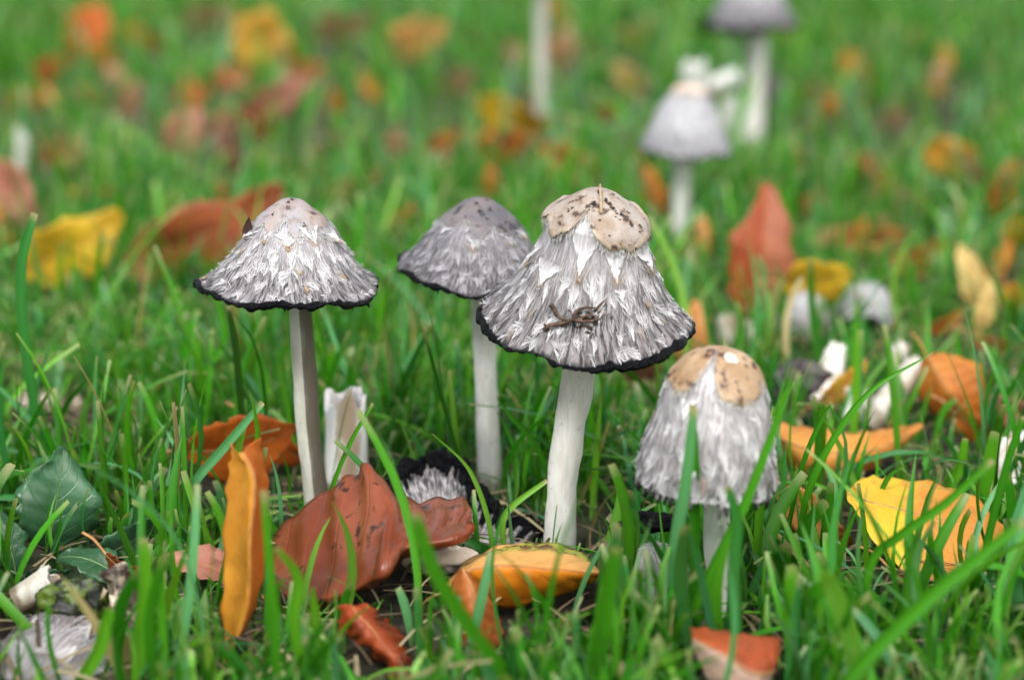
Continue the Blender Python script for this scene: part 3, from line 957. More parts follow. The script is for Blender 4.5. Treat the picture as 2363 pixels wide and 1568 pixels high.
# ------------------------------------------------------------------ broken mushroom pieces
def stub(name, p0, p1, r0, r1, mat, label, seed=1, jag=.4, hollow=True, cat='mushroom stem', n=26, nseg=30, curve=0.):
    """a broken hollow stem with torn upper end"""
    p0, p1 = np.asarray(p0, float), np.asarray(p1, float)
    ax = p1 - p0
    L = np.linalg.norm(ax); ax = ax / L
    A = nrm(np.cross(ax, [0.1, 1, 0.2])); B = np.cross(ax, A)
    th = np.linspace(0, 2 * math.pi, nseg + 1)
    ring = np.stack([np.sin(th), np.cos(th), th * 0 + seed], -1)
    Le = L * (1 - jag * (.5 + .5 * vnoise(ring * 2.2)) ** 1.2) + .12 * vnoise(ring * 9)
    Le[-1] = Le[0]
    k = np.linspace(0, 1, n)
    H = Le[:, None] * k[None]
    r = r0 + (r1 - r0) * (H / L)
    q = np.stack([np.sin(th)[:, None] * r, np.cos(th)[:, None] * r, H * .8 + seed], -1)
    r = r * (1 + .04 * vnoise(q * 1.2) + .02 * vnoise(q * 5)) + .08 * np.clip((k[None] - .8) / .2, 0, 1) ** 2 * vnoise(ring * 3)[:, None]
    off = curve * np.sin(np.clip(H / L, 0, 1) * math.pi)
    V = p0 + ax * H[..., None] + (r * np.cos(th)[:, None])[..., None] * A + (r * np.sin(th)[:, None] + off)[..., None] * B
    ri = r * .72
    Hi = H[:, ::-1]
    ri = ri[:, ::-1]
    off = off[:, ::-1]
    Vi = p0 + ax * Hi[..., None] + (ri * np.cos(th)[:, None])[..., None] * A + (ri * np.sin(th)[:, None] + off)[..., None] * B
    Vv = np.concatenate([V, Vi], 1)
    uv = np.stack([np.repeat(np.concatenate([k, k[::-1]])[None], nseg + 1, 0), np.repeat(th[:, None] / 6.283, 2 * n, 1)], -1)
    AVOID.append(V[::6, ::5].reshape(-1, 3))
    return put(name, Vv, grid_quads(nseg + 1, 2 * n), mat, uv=uv.reshape(-1, 2), label=label, cat=cat)


b = gnd(802, 1122)
stub('broken_stem', b - np.array([0, 0, .3]), at_y(795, 885, b[1]), .70, .60, stem_mat('torn_stem', (.74, .72, .70), (.82, .81, .80), ((.36, .24, .13), .3, .12, .8)), 'white hollow stem torn open at the top, beside the brown-stained stem', 4, .26)
GUARD.append((745, 855, 885, 1105, 74, .97))


def lump(name, c, size, mat, label, seed, cat, amp=.5, freq=1.2, n=26, flat=1.0, kids=()):
    a, b_ = np.meshgrid(np.linspace(0, math.pi, n), np.linspace(0, 2 * math.pi, 2 * n), indexing='ij')
    d = np.stack([np.sin(a) * np.cos(b_), np.sin(a) * np.sin(b_), np.cos(a)], -1)
    rr = 1 + amp * (vnoise(d * freq + seed * 3.3) + .5 * vnoise(d * freq * 2.7 + seed) + .3 * vnoise(d * freq * 6))
    V = np.asarray(c) + d * rr[..., None] * np.asarray(size)
    V[..., 2] = np.maximum(V[..., 2], -.3)
    AVOID.append(V[::4, ::6].reshape(-1, 3))
    return put(name, V, grid_quads(n, 2 * n), mat, label=label, cat=cat)


def lying_cap(c_px, axis, front, r, hgt, label, seed, matc, dep=None, gpy=None, fuzz=700, rows=None, matk=None, name='fallen_mushroom', white=(.78, .77, .79), nth=160, prof=None, z=None):
    if dep is None:
        dep = gdepth(gpy)
    c = at_depth(c_px[0], c_px[1], dep)
    root = thing(name, c, label, 'mushroom')
    pr = prof or [(0, 0), (r * .3, hgt * .06), (r * .55, hgt * .2), (r * .75, hgt * .5), (r * .9, hgt * .8), (r, hgt)]
    cp = Cap(c, axis, front, pr, seed, .06, .18, 0., .08)
    o = make_cap(root, cp, matc, nth, 36, 'cap')
    make_fibres(cp, o, rows or [(.5, 7, .2, .3, .09, 14, .4), (.75, 12, .2, .25, .09, 12, .1), (.95, 16, .2, .22, .09, 10, 0)], seed, white, fuzz, .15, fuzz_len=(.1, .25))
    if matk:
        make_crown(cp, o, matk, .25, [(40, .06, 20), (-60, .05, 30)], flare=.05, seed=seed)
    make_rim(cp, o, .06, 160, tt=.97)
    return root, cp


# shaggy cap lying bottom left
lying_cap((60, 1590), (-.10, -.75, .55), (0, -.3, -1), 2.35, 1.7, 'shaggy grey-white cap lying on its side, brown fibres at its edge, by the mossy lump', 61,
          cap_mat('cap_flesh_fallen', (.58, .54, .52), (.32, .27, .25), (.05, .035, .03), .55), dep=45.3, fuzz=2600, white=(.84, .83, .83), matk=None)
GUARD.append((0, 290, 1400, 1568, 90, .88))
g = gnd(100, 1420)
stub('broken_stem', at_depth(40, 1385, gdepth(1425)), at_depth(140, 1325, gdepth(1425)), .38, .42, M_FLESH, 'short white broken stem piece beside the dark mossy lump', 6, .35)
lump('mossy_lump', at_depth(165, 1400, gdepth(1440)), (.95, .6, .75), plain_mat('moss_black', (.008, .010, .006), (.07, .11, .010), 2.6, .45, .08, lo=.45, hi=.6), 'dark green-black rotting lump behind the lying shaggy cap', 3, 'rotten mushroom', .25, 1.6)
GUARD.append((30, 340, 1300, 1430, 87, .9))
sc_root = thing('decayed_stub', gnd(300, 1470), 'decayed brown-scaled mushroom stub with black flecks beside the mossy lump', 'mushroom stub')
p0, p1 = gnd(300, 1470), at_depth(262, 1305, gdepth(1465))
cst = spline([p0, p0 * .5 + p1 * .5 + np.array([.15, 0, 0]), p1], 20)
V, Q, uv = tube(cst, np.array([.42 + .10 * math.sin(i * .8) - .006 * i for i in range(20)]), 20)
V = V + .10 * vnoise(V * 2.2)[:, None] * np.array([1, 1, .3])
put('body', V, Q, plain_mat('stub_brown', (.035, .02, .014), (.50, .42, .32), 1.4, .6, .1, lo=.42, hi=.6), sc_root, uv=uv)
rr_ = np.random.default_rng(8)
for i in range(16):
    f = rr_.uniform(.1, .8)
    k = int(f * 19)
    a = rr_.uniform(-1.6, 1.6)
    d = np.array([math.sin(a), -math.cos(a), 0])
    uu, vv = np.meshgrid(np.linspace(0, 1, 5), np.linspace(-1, 1, 5), indexing='ij')
    sd_ = np.array([math.cos(a), math.sin(a), 0])
    P = cst[k] + d * .46 + (vv * (1 - uu ** 2) * .16)[..., None] * sd_ + (uu * .12 - .05 * vv ** 2)[..., None] * d - (uu * .28)[..., None] * np.array([0, 0, 1])
    put('scale', P, grid_quads(5, 5), M_FLESHB if i % 3 else M_FLESH, sc_root)
lump('white_flesh_lump', at_depth(270, 1345, gdepth(1450)), (.22, .2, .38), M_FLESH, 'small white flesh lump at the tip of the decayed brown stub', 8, 'mushroom piece', .2)

# collapsed inky cap behind the red-brown leaf
def net_surface(net, nu, nv):
    net = np.asarray(net, float)
    a = np.stack([spline(r, nu) for r in net], 0)
    return np.stack([spline(a[:, i], nv) for i in range(nu)], 0)


dI = gdepth(1215)
root = thing('collapsed_ink_cap', at_depth(1060, 1215, dI), 'collapsed cap dissolving into black ink behind the big red-brown leaf', 'mushroom cap')
def dn(rows, d0):
    return [[at_depth(x, y, d0 - z) for x, y, z in r] for r in rows]
netI = dn([[(880, 1200, 0), (905, 1110, .4), (960, 1072, -.6), (1010, 1055, -.8), (1062, 1085, -.5), (1095, 1130, 0), (1150, 1180, .2), (1215, 1210, .3), (1262, 1238, .4)],
           [(890, 1215, .4), (920, 1135, .7), (965, 1105, .2), (1012, 1092, .0), (1058, 1115, .1), (1090, 1155, .4), (1135, 1200, .5), (1195, 1230, .6), (1245, 1250, .6)],
           [(905, 1230, .9), (940, 1170, 1.1), (980, 1150, 1.0), (1015, 1145, .9), (1050, 1155, .8), (1080, 1185, .8), (1120, 1225, .8), (1175, 1250, .8), (1225, 1262, .7)],
           [(930, 1250, 1.3), (960, 1215, 1.5), (990, 1200, 1.5), (1020, 1195, 1.4), (1045, 1200, 1.3), (1075, 1225, 1.1), (1110, 1250, 1.0), (1160, 1268, .9), (1205, 1275, .8)]], dI)
S_ = net_surface(netI, 70, 20)
k_ = np.linspace(0, 1, 20)[None, :, None]
S_ = S_ + .10 * vnoise(S_ * 2.4)[..., None] * np.array([.4, -1, .6])
uvI = np.stack(np.meshgrid(np.linspace(0, 1, 70) * .5, 1 - np.linspace(0, .75, 20), indexing='ij'), -1).reshape(-1, 2)
co = put('cap', S_, grid_quads(70, 20), cap_mat('cap_flesh_inky', (.58, .55, .52), (.24, .22, .22), (.014, .014, .016), .46), root, uv=uvI)
md = co.modifiers.new('thick', 'SOLIDIFY'); md.thickness = .0009; md.offset = 0
rp = S_[:, 0]
ntb = 170
rpp = spline(rp[::3], ntb)
rr = .20 * (1 + .6 * vnoise(rpp * 2.6) + .5 * vnoise(rpp * 7))
V, Q, uv = tube(rpp + np.array([0, -.02, .0]) + .10 * vnoise(rpp * 4 + 9)[:, None], rr, 9)
put('rim', V + .05 * vnoise(V * 9)[:, None], Q, M_INK, co)
for j in range(34):                           # black curled gill flaps hanging off the margin
    i = int(j / 34 * 69)
    p = S_[i, 0]; q = S_[i, 7]
    d = nrm(q - p)
    c = spline([p, p + d * .3 + np.array([rr_.normal() * .08, -.20, .04]), p + d * rr_.uniform(.5, 1.0) + np.array([rr_.normal() * .05, -.06, -.05])], 8)
    V, Q, uv = tube(c, np.array([.13, .14, .12, .11, .10, .07, .045, .012]) * rr_.uniform(.5, 1.3), 6)
    put('gill_flap', V, Q, M_INK, co)
AVOID.append(S_[::6, ::5].reshape(-1, 3))
GUARD.append((880, 1130, 1045, 1170, 77, .9))
GUARD.append((1100, 1250, 1130, 1235, 78, .85))
# pale lobes under the red leaf and by the small cap
lump('pale_flesh_fold', at_depth(1035, 1290, gdepth(1330)), (1.0, .5, .40), plain_mat('pale_fold', (.48, .38, .28), (.72, .64, .52), 1.1, .6, .1), 'pale rumpled cap flesh between the red-brown leaf and the arched orange leaf', 5, 'mushroom piece', .35)

rt_, cpr = lying_cap((1508, 1262), (-.15, -.25, .93), (0, -1, 0), 1.05, 1.75, 'fallen greyish cap with curled white scales, half hidden beside the small bell mushroom', 71,
          cap_mat('cap_flesh_old', (.58, .54, .48), (.44, .40, .38), (.10, .08, .07), .8), dep=gdepth(1385), fuzz=900, matk=None, nth=120)
lump('inky_lump', at_depth(1500, 1205, gdepth(1345)), (.75, .4, .28), M_INK, 'black inky lump on top of the fallen greyish cap', 9, 'rotten mushroom', .45, 1.8)

# heap of broken stems and ink at the right
dR = gdepth(1010)
stub('broken_stem', at_depth(1995, 990, dR), at_depth(2118, 838, dR + 1.2), .48, .40, M_FLESH, 'long white broken stem leaning diagonally behind the trough-shaped orange leaf', 12, .08)
stub('broken_stem', at_depth(1965, 985, dR + .6), at_depth(1985, 900, dR + 1.), .40, .42, M_STEM, 'short upright pale stem cut flat beside the long diagonal white stem', 14, .12)
stub('broken_stem', at_depth(1895, 935, dR + 2.5), at_depth(1935, 790, dR + 3.2), .62, .30, plain_mat('cream_flesh', (.60, .54, .46), (.80, .77, .72), 1.6, .5, .05), 'fat cream-white broken stem base with narrow neck, next to the dark rotten heap', 16, .2)
lump('white_flesh_lump', at_depth(1905, 965, dR + 1.5), (.42, .3, .3), M_FLESH, 'white flesh lump at the foot of the fat cream stem base', 21, 'mushroom piece', .25)
stub('broken_stem', at_depth(2055, 850, dR + 4), at_depth(2085, 795, dR + 4.5), .35, .3, M_FLESH, 'small white stem stump behind the long diagonal white stem', 18, .3)
lump('rotten_heap', at_depth(1845, 880, dR + 2.5), (.95, .6, .65), plain_mat('rot_dark', (.02, .015, .016), (.11, .09, .09), 1.6, .6, .1), 'dark purplish rotten mushroom heap behind the small bell mushroom', 11, 'rotten mushroom', .45, 1.5)
lump('inky_lump', at_depth(2020, 975, dR + 1.8), (1.1, .5, .55), M_INK, 'black ink puddled mass under the leaning white stems', 13, 'rotten mushroom', .4, 1.5)
lump('inky_lump', at_depth(1880, 1000, dR + 1.2), (.55, .4, .6), M_INK, 'black inky lump at the foot of the dark rotten heap', 15, 'rotten mushroom', .4, 1.5)
stub('broken_stem', at_depth(2340, 1110, gdepth(1130)), at_depth(2325, 985, gdepth(1130)), .62, .55, plain_mat('white_brown_flesh', (.50, .36, .22), (.80, .78, .76), 1.0, .55, .05, lo=.3, hi=.5), 'stout white broken stem with brown base by the red-pink leaf', 22, .3)
GUARD += [(1800, 2130, 790, 985, 70, .7), (2290, 2363, 980, 1100, 72, .6)]
# white caps partly sunk in the grass, middle distance
dW = gdepth(800)
lying_cap((1862, 672), (.05, -.2, 1), (0, -1, 0), 1.05, 1.6, 'small white shaggy cap sunk in grass under the yellow leaf', 81, CAPM_E, dep=gdepth(790), fuzz=500, nth=100)
lying_cap((2012, 655), (.1, -.1, 1), (0, -1, 0), 1.25, 1.3, 'whitish domed cap in the grass right of the yellow-topped white cap', 83, CAPM_E, dep=gdepth(775), fuzz=500, nth=100)
stub('broken_stem', at_depth(1682, 800, gdepth(815)), at_depth(1672, 722, gdepth(815)), .40, .34, M_FLESH, 'white stem stub in the grass between the upright red leaf and the small bell mushroom', 24, .35)
stub('broken_stem', at_depth(1738, 790, gdepth(810)), at_depth(1744, 735, gdepth(810)), .30, .34, M_FLESH, 'thin white stub in the grass at the foot of the upright red leaf', 26, .4)
GUARD += [(1650, 2090, 650, 780, 58, .6)]
# left white bits
for i, (x, y, sx, sz, lb) in enumerate([(62, 925, .45, .36, 'white flesh fragment deep in the grass behind the tall curved blade'), (118, 932, .42, .42, 'white rounded flesh fragment right of the tall curved blade'),
                                        (180, 938, .26, .34, 'small white flesh chip farther from the tall curved blade')]):
    lump('white_flesh_lump', at_depth(x, y, gdepth(965)), (sx, .35, sz), M_FLESH, lb, 31 + i, 'mushroom piece', .25)
GUARD.append((30, 210, 885, 960, 66, .6))
lump('white_flesh_lump', at_depth(973, 388, gdepth(420)), (.42, .3, .38), M_FLESH, 'lone white flesh scrap in the far lawn left of the dark grey cap', 41, 'mushroom piece', .25)
lump('white_flesh_lump', at_depth(822, 698, gdepth(735)), (.55, .35, .3), M_FLESH, 'white flesh scrap just behind the right edge of the grey stained-stem mushroom', 43, 'mushroom piece', .3)
stub('broken_stem', gnd(52, 425), at_y(50, 290, gnd(52, 425)[1]), .42, .28, M_STEM, 'slim pale stem stub standing in the lawn behind the pink-red leaf', 28, .3)
M_FARSTEM = stem_mat('far_pale_stem', (.42, .43, .39), (.54, .55, .52))
bh = gnd(1608, 420)
stub('broken_stem', bh, at_y(1600, 128, bh[1]), .55, .72, M_FARSTEM, 'thick white headless stem directly behind the lone lilac-white mushroom', 30, .18)
bh = gnd(1670, 360)
stub('broken_stem', at_y(1625, 205, bh[1]) , at_y(1712, 172, bh[1]), .50, .55, M_FARSTEM, 'white broken stem lying crosswise beside the farthest inky-hemmed mushroom', 32, .2)
stub('broken_stem', bh, at_y(1688, 215, bh[1]), .55, .5, M_FARSTEM, 'white stem stump propping the crosswise broken stem', 34, .2)
lump('rotten_heap', at_depth(1775, 240, gdepth(310)), (.8, .6, 1.6), plain_mat('rot_far', (.02, .018, .016), (.10, .09, .085), 1.6, .6, .1), 'dark rotten clump right beside the farthest inky-hemmed mushroom', 17, 'rotten mushroom', .35)
lump('rotten_heap', at_depth(245, 480, gdepth(520)), (.9, .6, .5), plain_mat('rot_grey', (.07, .06, .06), (.22, .20, .21), 1.6, .6, .1), 'grey rotten cap remains behind the bright yellow leaf', 19, 'rotten mushroom', .35)
lump('rotten_heap', at_depth(385, 425, gdepth(450)), (1.2, .6, .6), plain_mat('rot_grey_pink', (.09, .06, .06), (.28, .22, .22), 1.4, .6, .1), 'greyish pink rotten remains below the pink leaves in the lawn', 20, 'rotten mushroom', .4)


# ------------------------------------------------------------------ fallen leaves
LEAFN = [0]
PAL = {
    'redbrown': ((.30, .085, .035), (.40, .13, .06)), 'rust': ((.34, .09, .022), (.24, .055, .02)), 'orange': ((.62, .24, .03), (.52, .16, .02)),
    'deeporange': ((.55, .13, .012), (.46, .10, .012)), 'paleorange': ((.66, .33, .10), (.60, .26, .07)), 'yellow': ((.72, .50, .025), (.66, .42, .02)),
    'gold': ((.66, .36, .03), (.58, .30, .05)), 'pink': ((.52, .24, .18), (.48, .18, .12)), 'tan': ((.45, .28, .15), (.38, .22, .11)),
    'brown': ((.12, .05, .03), (.18, .08, .04)), 'paleyellow': ((.66, .50, .18), (.60, .42, .14)), 'green': ((.06, .16, .05), (.09, .20, .06)), 'mint': ((.20, .36, .20), (.16, .3, .15))}


def finish_leaf(root, S_, mat, stalk=True, thick=.012, midrib=True, stalk_dir=None, stalk_len=1.0, mats=None, nm='blade', midm=None, vmid=.5):
    nu, nv = S_.shape[:2]
    vl = np.linspace(0, 1, nv)
    vl = np.where(vl < vmid, vl / vmid * .5, .5 + (vl - vmid) / (1 - vmid) * .5)
    uv = np.stack(np.meshgrid(np.linspace(0, 1, nu), vl, indexing='ij'), -1).reshape(-1, 2)
    o = put(nm, S_, grid_quads(nu, nv), mat, root, uv=uv)
    md = o.modifiers.new('thick', 'SOLIDIFY')
    md.thickness = thick * CM
    md.offset = 0
    el = np.linalg.norm(S_[-1, nv // 2] - S_[0, nv // 2]) / nu
    st = max(1, int(.3 / max(el, .02)))
    AVOID.append(S_[::st, ::max(1, nv // 8)].reshape(-1, 3))
    ms = mats or M_STALK
    mid = S_[:, int(round(vmid * (nv - 1)))]
    if midrib:
        c = spline(mid[::2], 22)
        V, Q, uv = tube(c, np.linspace(.042, .012, 22), 5)
        put('midrib', V, Q, midm or ms, root)
    if stalk:
        d = stalk_dir if stalk_dir is not None else nrm(mid[0] - mid[2])
        c = spline([mid[1], mid[0] + d * .05, mid[0] + d * stalk_len * .5 + np.array([0, 0, .06]), mid[0] + d * stalk_len - np.array([0, 0, .10])], 10)
        V, Q, uv = tube(c, np.linspace(.04, .05, 10), 6)
        put('stalk', V, Q, ms, root)
    return o


def net_leaf(rows, d0, mat, label, nu=60, nv=24, wav=.06, corr=.03, nve=8, stalk=False, seed=1., group=None, name='fallen_leaf', midm=None, vmid=.5, midrib=True):
    S_ = net_surface(dn(rows, d0), nu, nv)
    dU = np.gradient(S_, axis=0); dV = np.gradient(S_, axis=1)
    N_ = np.cross(dU, dV); N_ /= np.linalg.norm(N_, axis=-1, keepdims=True) + 1e-9
    u, v = np.meshgrid(np.linspace(0, 1, nu), np.linspace(0, 1, nv), indexing='ij')
    v = np.where(v < vmid, v / vmid - 1, (v - vmid) / (1 - vmid))
    h = corr * np.sin(2 * math.pi * (u * nve - .95 * np.abs(v))) * np.abs(v) ** .5 * (1 - .5 * np.abs(v)) - corr * .8 * np.exp(-(v / .08) ** 2)
    h = h + .022 * vnoise(S_ * 3.3 + seed) + .012 * vnoise(S_ * 7 + seed) + wav * vnoise(S_ * 1.1 + seed) + wav * .8 * np.abs(v) ** 4 * vnoise(np.stack([u * 14, v * 2, u * 0 + seed], -1))
    S_ = S_ + N_ * h[..., None]
    # nibbled margins
    ed = .10 * wav / .06 * vnoise(np.stack([u * 24, np.sign(v) * 3, u * 0 + seed], -1)) * np.abs(v) ** 10
    S_ = S_ + (dV / (np.linalg.norm(dV, axis=-1, keepdims=True) + 1e-9)) * (ed * np.sign(v))[..., None]
    base = np.array([S_[..., 0].mean(), S_[..., 1].mean(), max(0, S_[..., 2].min())])
    root = thing(name, base, label, 'leaf', group)
    finish_leaf(root, S_, mat, stalk, midm=midm, vmid=vmid, midrib=midrib)
    return root


def leaf(px, py, len_px, ratio, ang, tilt, pal, label, gpy=None, lift=1.2, fold=.25, bend=.25, curl=.3, spin=0., nu=26, nv=11, seed=None, group=None, stalk=True, mat=None,
         nm='fallen_leaf', two=None, along=None, wave=.12, name_mat=None, root=None, trans=.25, edge=None):
    """one leaf: middle at (px,py), midrib at ang degrees in the picture plane, turned by tilt about it; gpy is where it meets the ground"""
    LEAFN[0] += 1
    sd = seed if seed is not None else LEAFN[0] * 1.37
    g_ = gpy if gpy is not None else py + len_px * .22
    d = gdepth(g_) - lift * .3
    c = at_depth(px, py, d)
    s = FPX / d
    L = len_px / s
    W = L * ratio
    a = math.radians(ang)
    X = RGT * math.cos(a) + UPV * math.sin(a)
    X = nrm(X + FWD * spin)
    N0 = nrm(-FWD - X * (-FWD @ X))
    Yv = np.cross(N0, X)
    t = math.radians(tilt)
    Y2 = Yv * math.cos(t) + N0 * math.sin(t)
    N2 = np.cross(X, Y2)
    u, v = np.meshgrid(np.linspace(0, 1, nu), np.linspace(-1, 1, nv), indexing='ij')
    wv = (np.sin(math.pi * np.clip(u, 0, 1) ** .85) ** .75) * (1 - .15 * u) * W / 2 + .012
    x = (u - .5) * L
    y = v * wv
    z = np.abs(y) * fold - curl * (y / (W / 2)) ** 2 * W * .25
    z = z - bend * L * ((u - .5) * 2) ** 2 * .5
    z = z + wave * W * .25 * np.abs(v) ** 2 * np.sin(u * 11 + sd + np.sign(v) * 1.3) + .05 * W * vnoise(np.stack([x, y, x * 0 + sd], -1) * .9)
    z = z + .02 * vnoise(np.stack([x, y, x * 0 + sd], -1) * 3.2) + .035 * np.sin(2 * math.pi * (u * 8 - .9 * np.abs(v))) * np.abs(v) ** .5
    y = y + .10 * W * vnoise(np.stack([u * 7, np.sign(v) * 5 + 0 * u, u * 0 + sd], -1)) * np.abs(v) ** 3 + .05 * W * vnoise(np.stack([u * 16, np.sign(v) * 3 + 0 * u, u * 0 + sd], -1)) * np.abs(v) ** 6
    S_ = c + x[..., None] * X + y[..., None] * Y2 + z[..., None] * N2
    mz = S_[..., 2].min()
    if mz < .05:
        S_ = S_ + np.array([0, 0, .05 - mz])
    ca, cb = PAL[pal] if isinstance(pal, str) else pal
    m = mat or leaf_mat('leaf_' + (pal if isinstance(pal, str) else 'mixed'), ca, cb, seed=sd, two=two, along=along, trans=trans, edge=edge,
                        vein=(1.25, 1.2, 1.05), spot_amt=.35)
    base = np.array([S_[..., 0].mean(), S_[..., 1].mean(), max(0., S_[..., 2].min())])
    if root is None:
        r = thing(nm, base, label, 'leaf', group)
    else:
        r = root
    finish_leaf(r, S_, m, stalk, mats=M_GSTALK if 'green' in str(pal) or 'mint' in str(pal) else None)
    return r


# --- big curled leaves in front
M_L1 = leaf_mat('leaf_redbrown_big', (.16, .034, .012), (.235, .066, .030), (.022, .010, .007), .9, 9, seed=2.2, rough=.3, vein=(1.22, 1.2, 1.1), trans=.05, edge=(.15, .035, .012))
L1 = [[(608, 1290, -2.2), (660, 1215, -2.6), (735, 1145, -3.0), (800, 1098, -3.2), (856, 1077, -3.2), (900, 1130, -2.6), (960, 1155, -2.2), (1030, 1150, -1.8), (1075, 1155, -1.4)],
      [(609, 1305, -1.4), (680, 1260, -1.6), (755, 1210, -1.9), (830, 1180, -2.0), (890, 1170, -1.8), (945, 1185, -1.4), (1000, 1190, -1.0), (1045, 1182, -.8), (1088, 1172, -.9)],
      [(622, 1332, -.7), (700, 1315, -.7), (775, 1290, -.8), (840, 1265, -.8), (890, 1240, -.7), (950, 1225, -.4), (1005, 1222, -.2), (1050, 1215, -.2), (1089, 1188, -.5)],
      [(660, 1375, 0), (725, 1385, .3), (790, 1376, .5), (850, 1345, .5), (890, 1320, .4), (918, 1270, .4), (985, 1255, .6), (1065, 1240, .5), (1086, 1206, -.1)],
      [(738, 1452, .3), (746, 1432, -.9), (785, 1396, -1.6), (838, 1365, -1.8), (882, 1335, -1.8), (925, 1292, -1.6), (985, 1270, -1.3), (1050, 1248, -.9), (1083, 1211, -.5)]]
FOLD = [-1.5, -1.0, -.35, .45, 1.0, .1, -.8, -1.5, -2.0]      # a ridge through the peak: one side turns to the light, the other away
L1 = [[(x, y, z + f * g_) for (x, y, z), f in zip(r_, FOLD)] for r_, g_ in zip(L1, (1.1, 1.0, .85, .6, .4))]
net_leaf(L1,
         gdepth(1425), M_L1, 'big glossy red-brown leaf curled upright in front of the collapsed inky cap', 80, 34, .10, .11, 8, seed=2., vmid=.76, midrib=False, midm=plain_mat('midrib_red', (.30, .09, .04), (.38, .14, .07), 4., .5, .02))
M_L2 = leaf_mat('leaf_orange_upright', (.74, .36, .04), (.70, .30, .03), (.3, .10, .02), .2, 7, two=(.58, .15, .012), seed=4.1, vein=(1.2, 1.25, 1.3), trans=.3)
net_leaf([[(533, 1020, -.4), (530, 1058, -.4), (525, 1130, -.5), (520, 1250, -.5), (515, 1350, -.5), (512, 1440, -.4), (514, 1530, 0)],
          [(543, 1038, 0), (552, 1068, -.1), (553, 1130, -.1), (549, 1250, -.1), (545, 1350, -.1), (535, 1440, -.1), (517, 1532, 0)],
          [(556, 1044, .4), (578, 1082, .5), (585, 1135, .5), (577, 1250, .6), (577, 1350, .5), (560, 1440, .3), (520, 1534, .1)],
          [(580, 1022, -.4), (598, 1070, -.3), (604, 1130, -.4), (597, 1250, -.3), (592, 1350, -.3), (567, 1440, -.2), (522, 1534, 0)],
          [(602, 1008, -1.3), (612, 1060, -1.3), (619, 1130, -1.4), (616, 1250, -1.3), (604, 1350, -1.1), (572, 1440, -.6), (524, 1533, -.1)]],
         gdepth(1520) + .6, M_L2, 'narrow orange leaf standing upright, folded lengthwise, left of the big red-brown leaf', 60, 24, .05, .02, 7, seed=5.)
M_L3 = leaf_mat('leaf_orange_arched', (.76, .40, .11), (.74, .43, .13), (.12, .04, .025), .12, 8, two=(.66, .22, .008), seed=6.3, vein=(.82, .70, .6), trans=.2, blotch=(.30, .34, .04))
net_leaf([[(1018, 1366, -.6), (1048, 1322, -1.0), (1095, 1281, -1.3), (1150, 1259, -1.5), (1240, 1250, -1.5), (1310, 1262, -1.3), (1350, 1285, -1.0), (1386, 1320, -.5)],
          [(1018, 1367, -.2), (1052, 1325, -.3), (1097, 1292, -.4), (1158, 1280, -.5), (1232, 1276, -.5), (1300, 1286, -.4), (1345, 1303, -.3), (1386, 1322, -.3)],
          [(1019, 1368, 0), (1060, 1332, .3), (1100, 1308, .5), (1165, 1303, .6), (1225, 1306, .6), (1290, 1313, .5), (1340, 1321, .3), (1386, 1324, -.1)],
          [(1020, 1369, 0), (1066, 1348, .3), (1110, 1348, .4), (1160, 1352, .5), (1223, 1350, .5), (1290, 1343, .4), (1340, 1336, .2), (1385, 1326, -.1)],
          [(1022, 1371, -.1), (1074, 1364, 0), (1120, 1389, -.1), (1155, 1400, -.1), (1220, 1392, -.1), (1290, 1373, -.1), (1340, 1350, -.1), (1385, 1328, -.1)]],
         gdepth(1410), M_L3, 'arched orange-yellow leaf with green and brown blotches along its upper edge', 60, 28, .05, .03, 7, seed=7., stalk=True)
M_L4 = leaf_mat('leaf_russet_droop', (.42, .13, .028), (.34, .09, .02), (.45, .30, .04), .35, 9, seed=8.3, vein=(1.5, 1.45, 1.3), trans=.2)
net_leaf([[(1060, 1314, -.2), (1043, 1355, -.1), (1039, 1400, -.1), (1047, 1450, 0), (1070, 1500, 0), (1102, 1535, 0)],
          [(1064, 1312, .2), (1066, 1355, .5), (1068, 1400, .6), (1076, 1450, .6), (1092, 1500, .5), (1110, 1540, .2)],
          [(1068, 1310, .2), (1090, 1352, .6), (1096, 1400, .8), (1104, 1450, .8), (1112, 1500, .6), (1118, 1540, .2)],
          [(1070, 1311, 0), (1104, 1354, .2), (1122, 1400, .3), (1136, 1450, .3), (1138, 1495, .3), (1124, 1540, .1)],
          [(1072, 1312, -.3), (1114, 1358, -.3), (1144, 1400, -.3), (1163, 1450, -.3), (1160, 1490, -.2), (1130, 1538, 0)]],
         gdepth(1450), M_L4, 'russet leaf with raised veins drooping over the front of the arched orange leaf', 44, 22, .04, .03, 8, seed=9.)
M_L5 = leaf_mat('leaf_rust_low', (.33, .055, .012), (.20, .036, .012), (.03, .012, .010), .9, 8, seed=10.9, vein=(1.2, 1.2, 1.1), trans=.15)
net_leaf([[(781, 1398, -.2), (778, 1438, 0), (798, 1466, .1), (825, 1491, .2), (884, 1541, .3), (930, 1592, .3)],
          [(800, 1388, 0), (814, 1425, .5), (838, 1452, .6), (866, 1487, .7), (912, 1530, .8), (950, 1592, .7)],
          [(825, 1391, -.1), (848, 1413, .2), (867, 1437, .3), (908, 1484, .4), (938, 1517, .5), (968, 1590, .5)],
          [(838, 1393, -.7), (878, 1418, -.7), (904, 1438, -.8), (930, 1478, -.8), (945, 1510, -.7), (975, 1588, -.2)]],
         gdepth(1520), M_L5, 'rust-red leaf with dark blotches lying below the big red-brown leaf', 44, 22, .12, .06, 7, seed=11.)
M_L9 = leaf_mat('leaf_yellow_orange', (.76, .54, .03), (.70, .50, .04), (.55, .16, .02), .5, 8, along=((.68, .30, .05), .38, .62), seed=12.4, vein=(1.1, 1.1, 1.0), trans=.25)
